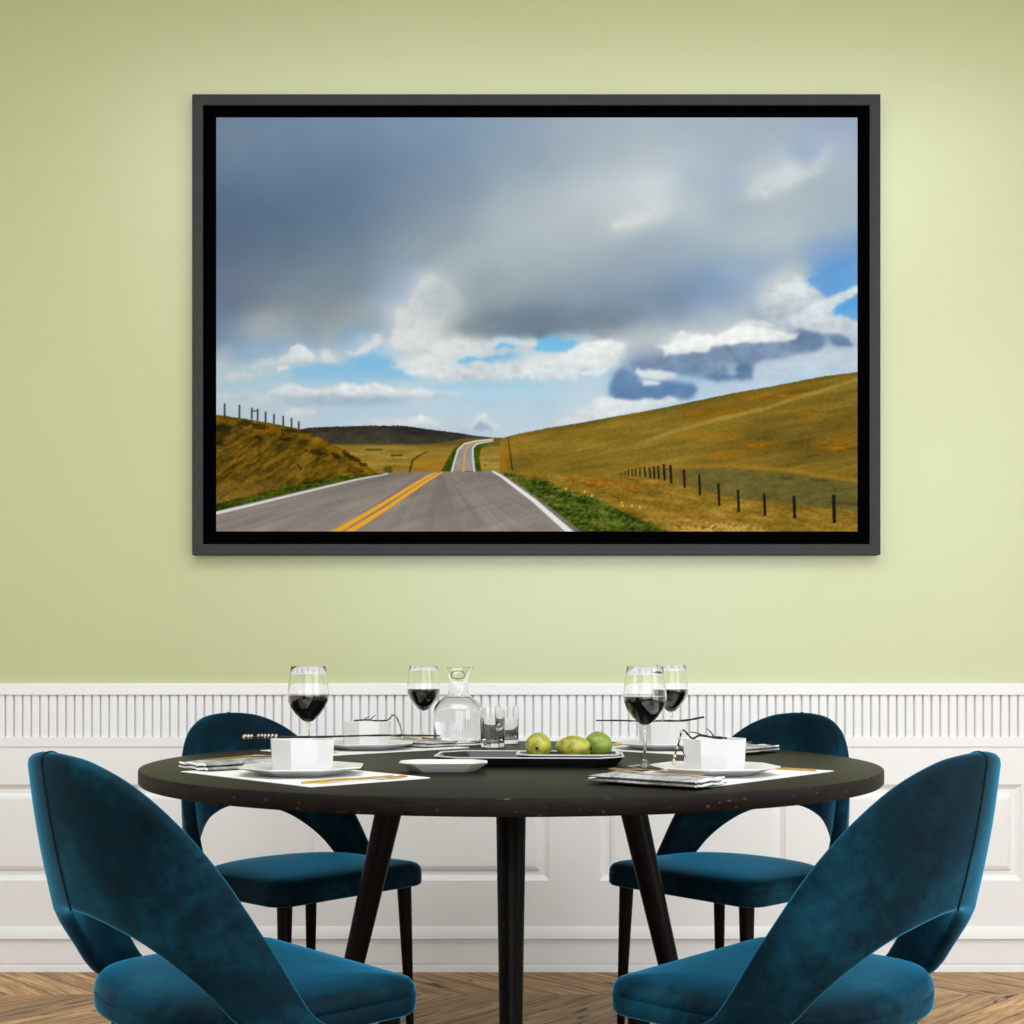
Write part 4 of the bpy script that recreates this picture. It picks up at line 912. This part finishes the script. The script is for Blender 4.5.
    twig_object('thin dark twig reaching both sides of the rear right bowl', [(PX(596, 3.36), 3.36, PZ(720.5, 3.36)), (PX(620, 3.36), 3.36, PZ(720.5, 3.36)), (PX(640, 3.37), 3.37, zb + .0025), (PX(662, 3.38), 3.38, zb + .0028), (PX(684, 3.39), 3.39, zb + .003), (PX(704, 3.39), 3.39, zb + .012)], .0016, .0026, ((.5, (0, -.8, .5), .02), (.42, (.3, -.5, .6), .015)), (.52, .56, .6))

def build_centre():
    # black tray with cut corners and a pale rim
    cx, cy = PX(530, 2.93), 2.935
    root = thing('serving_tray', 'long black lacquer tray with cut corners in the middle of the table', 'tray', (cx, cy, TZ + .0004), radians(-3))
    b = MB(); hx, hy, c = .205, .118, .05
    b.rings([cut_rect(hx - .016, hy - .016, c, 0), cut_rect(hx, hy, c, .0195), cut_rect(hx - .004, hy - .004, c, .0195), cut_rect(hx - .018, hy - .018, c, .004), cut_rect(.02, .02, .005, .0038)], True, True, True)
    link('tray_body', b.mesh('tray_body', True, 25), M['tray'], root)
    b = MB(); b.rings([cut_rect(hx + .0006, hy + .0006, c, .0192), cut_rect(hx + .0006, hy + .0006, c, .0212), cut_rect(hx - .0044, hy - .0044, c, .0212), cut_rect(hx - .0044, hy - .0044, c, .0192), cut_rect(hx + .0006, hy + .0006, c, .0192)], True)
    link('rim', b.mesh('tray_rim', False), M['trim'], root)
    # fruit dish on the tray
    dx, dy = PX(568, 2.94), 2.94
    dz = TZ + .0052
    d = thing('fruit_dish', 'shallow dark dish with a pale rim holding three pears', 'dish', (dx, dy, dz), radians(-3))
    b = MB(); hx, hy, c = .112, .072, .030
    b.rings([cut_rect(hx - .02, hy - .02, c * .8, 0), cut_rect(hx, hy, c, .0165), cut_rect(hx - .004, hy - .004, c, .0175), cut_rect(hx - .022, hy - .022, c * .8, .0035), cut_rect(.02, .02, .005, .0033)], True, True, True)
    link('dish_body', b.mesh('dish_body', True, 25), M['tray'], d)
    b = MB(); b.rings([cut_rect(hx + .0012, hy + .0012, c, .0160), cut_rect(hx + .0012, hy + .0012, c, .0190), cut_rect(hx - .0052, hy - .0052, c, .0190), cut_rect(hx - .0052, hy - .0052, c, .0160), cut_rect(hx + .0012, hy + .0012, c, .0160)], True)
    link('rim', b.mesh('dish_rim', False), M['trim'], d)
    # pears lying down
    def pear(px, Y, length, r, axis, mat, lab, stem=True):
        rgs = []; n = 22
        ax = Vector(axis).normalized(); up = Vector((0, 0, 1)); s = ax.cross(up).normalized(); u = s.cross(ax)
        prof = []
        for i in range(n + 1):
            t = i / n; x = -1 + 2 * t
            rr = math.sqrt(max(0, 1 - x * x)); rr *= 1 - .20 * max(0, x) - .05 * max(0, x) ** 2   # tapers to the stem
            if t < .06: x += .16 * (1 - t / .06) ** 2                                              # dimple at the calyx
            prof.append((x, max(rr, .02)))
        rnd = random.Random(int(px))
        for x, rr in prof:
            ring = []
            for j in range(28):
                a = 2 * pi * j / 28; k = r * rr * (1 + .025 * sin(2 * a + px) + .018 * sin(3 * a + 4 * x + px))
                ring.append(ax * (x * length / 2) + s * (k * cos(a)) + u * (k * sin(a)))
            rgs.append(ring)
        zmin = min(p.z for g in rgs for p in g)
        z0 = dz + .0036 - zmin + .0002
        X = PX(px, Y)
        o = thing('pear', lab, 'fruit', (X, Y, z0), 0, 'pears in the dish')
        link('flesh', MB().rings(rgs, True, True, True).mesh('pear_flesh', True, 80), mat, o)
        cb = MB(); e = ax * (-length / 2 * .90)
        for j in range(5):
            a = 2 * pi * j / 5; dd = s * cos(a) + u * sin(a)
            cb.tube([e - ax * .001, e + dd * .0025 - ax * .003, e + dd * .004 - ax * .0035], [.0022, .0018, .0006], 6)
        link('calyx', cb.mesh('calyx'), M['bark'], o)
        if stem:
            e = ax * (length / 2 * .95); link('stem', MB().tube([e - ax * .004, e + ax * .008 + up * .002, e + ax * .016 + up * .005], [.0022, .0016, .002], 7).mesh('pear_stem'), M['bark'], o)
        return o
    pear(538.5, 2.935, .068, .0295, (.12, 1, .10), M['pear'], 'leftmost pear in the dish, yellow with brown russet and dark eye')
    pear(573.5, 2.925, .082, .0275, (-1, .25, .06), M['pear'], 'middle pear in the dish, yellow, lying on its side', False)
    pear(599, 2.965, .070, .0310, (.75, .8, -.02), M['greenpear'], 'rightmost pear in the dish, the green one')
    # small pale dish in front
    s = thing('small_dish', 'small pale octagonal dish lying in front of the carafe', 'dish', (PX(443.5, 2.73), 2.73, TZ + .0004), radians(2))
    b = MB(); hx, hy, c = .090, .066, .030
    b.rings([cut_rect(hx - .026, hy - .024, c * .75, 0), cut_rect(hx - .001, hy - .001, c, .0175), cut_rect(hx, hy, c, .0190), cut_rect(hx - .004, hy - .004, c, .0195), cut_rect(hx - .028, hy - .026, c * .75, .006), cut_rect(.015, .015, .004, .0055)], True, True, True)
    link('dish_body', b.mesh('small_dish', True, 25), M['dish'], s)
    # carafe
    sc = 367.; Y = F / sc; cxp = PX(458.4, Y)
    ca = thing('carafe', 'clear glass carafe of water with flared lip', 'carafe', (cxp, Y, TZ + .0004))
    o = [(.060, 0), (.0645, .002), (.0660, .008), (.0658, .060), (.0655, .090), (.0615, .104), (.0500, .117), (.0370, .1265), (.0300, .132), (.0265, .142), (.0255, .156), (.0270, .170), (.0330, .190), (.0402, .2045)]
    i = [(.0392, .2050), (.0310, .190), (.0249, .170), (.0233, .156), (.0243, .142), (.0278, .1325), (.0353, .1250), (.0480, .1148), (.0592, .102), (.0631, .089), (.0634, .060), (.0632, .010), (.0600, .0065), (.002, .0062)]
    k_ = 1.025; o = [(r * k_, z * k_) for r, z in o]; i = [(r * k_, z * k_) for r, z in i]
    link('glass_body', MB().lathe(o + i, 64).mesh('carafe_glass', True, 50), M['glass'], ca)
    w = [(.002, .0066), (.0596, .0069), (.0627, .0105), (.0629, .060), (.0626, .0888), (.0587, .1015), (.0476, .1141), (.0354, .1236), (.0345, .1243), (.002, .1243)]
    w = [(r * k_, z * k_) for r, z in w]
    link('water', MB().lathe(w, 64).mesh('carafe_water', True, 50), M['water'], ca)
    ring = []
    for k in range(33):
        a = 2 * pi * k / 32; x = .0175 * math.copysign(abs(cos(a)) ** .8, cos(a)); zz = .1865 + .0095 * sin(a) - (.002 if sin(a) < 0 else 0); rr = .0255 + (zz - .165) * .36 + .0022
        ring.append((x * k_, -math.sqrt(max(rr * rr - x * x, 1e-5)) * k_, zz * k_))
    link('lip_ring', MB().tube(ring, .0011, 8, False).mesh('lip_ring'), M['tray'], ca)
    # tumblers
    t_out = [(.0285, 0), (.0310, .0015), (.0318, .006), (.0330, .098), (.0332, .1035)]; t_in = [(.0320, .1035), (.0308, .014), (.028, .0115), (.002, .0112)]
    me = MB().lathe(t_out + t_in, 48).mesh('tumbler_glass', True, 50)
    for k, (px, sc, lab) in enumerate(((492.5, 379, 'clear empty tumbler right beside the carafe'), (505.5, 368, 'clear empty tumbler farther from the carafe, behind the other tumbler'))):
        Y = F / sc; o_ = link('tumbler', me, None, None, (PX(px, Y) + (.0 if k == 0 else .004), Y + (0 if k == 0 else .06), TZ + .0004))
        if not me.materials: me.materials.append(M['glass'])
        tag(o_, lab, 'tumbler', 'tumblers beside the carafe')
# ---------------------------------------------------------------- light, camera
def area(name, loc, rot, sx, sy, power, col):
    L = bpy.data.lights.new(name, 'AREA'); L.shape = 'RECTANGLE'; L.size = sx; L.size_y = sy; L.energy = power; L.color = col
    o = bpy.data.objects.new(name, L); COL.objects.link(o); o.location = loc; o.rotation_euler = rot; return o
def build_light():
    y0, y1, z0, z1 = WIN
    area('window_daylight', (XR + .10, (y0 + y1) / 2, (z0 + z1) / 2), (0, radians(90), 0), z1 - z0 - .02, y1 - y0 - .02, WIN_POWER, (.94, .975, 1.0))
    area('ceiling_fill_light', (.3, 1.85, HC - .03), (0, 0, 0), 3.8, 1.8, CEIL_FILL_POWER, (.95, .98, 1.0))  # unseen overhead fill, added to even out the wall and panels
    x0, x1, z0, z1 = FILL_WIN
    area('front_fill_light', ((x0 + x1) / 2, YF - .10, (z0 + z1) / 2), (radians(90), 0, 0), x1 - x0 - .02, z1 - z0 - .02, FILL_WIN_POWER, (.94, .975, 1.0))  # unseen fill behind the camera, added to brighten the back wall
    w = bpy.data.worlds.new('sky'); scene.world = w; w.use_nodes = True
    bg = w.node_tree.nodes['Background']; bg.inputs[0].default_value = (.75, .85, 1, 1); bg.inputs[1].default_value = .6
    cam = bpy.data.cameras.new('camera'); cam.sensor_width = 36; cam.lens = F / 1024 * 36; cam.shift_y = (HZ - 512) / 1024; cam.clip_start = .05
    o = bpy.data.objects.new('camera', cam); COL.objects.link(o); o.location = (0, 0, EYE); o.rotation_euler = (pi / 2, 0, 0); scene.camera = o
    vs = scene.view_settings; vs.view_transform = 'Standard'; vs.look = 'None'; vs.gamma = 1; vs.use_curve_mapping = False; vs.exposure = EXPOSURE
    try:
        scene.cycles.use_denoising = True; scene.cycles.max_bounces = 14; scene.cycles.transparent_max_bounces = 12; scene.cycles.transmission_bounces = 12; scene.cycles.diffuse_bounces = 5
        scene.cycles.caustics_reflective = False; scene.cycles.sample_clamp_indirect = 8
    except Exception: pass

WIN = (-.7, 1.9, .12, 2.95)
FILL_WIN = (-1.2, 2.6, .12, 2.9)  # extent of the added front fill opening
WIN_POWER, FILL_WIN_POWER, CEIL_FILL_POWER, EXPOSURE, PRINT_GAIN = 74, 78, 92, 0.0, .85
build_room(); build_picture(); build_table(); build_chairs(); build_glasses(); build_settings(); build_centre(); build_light()
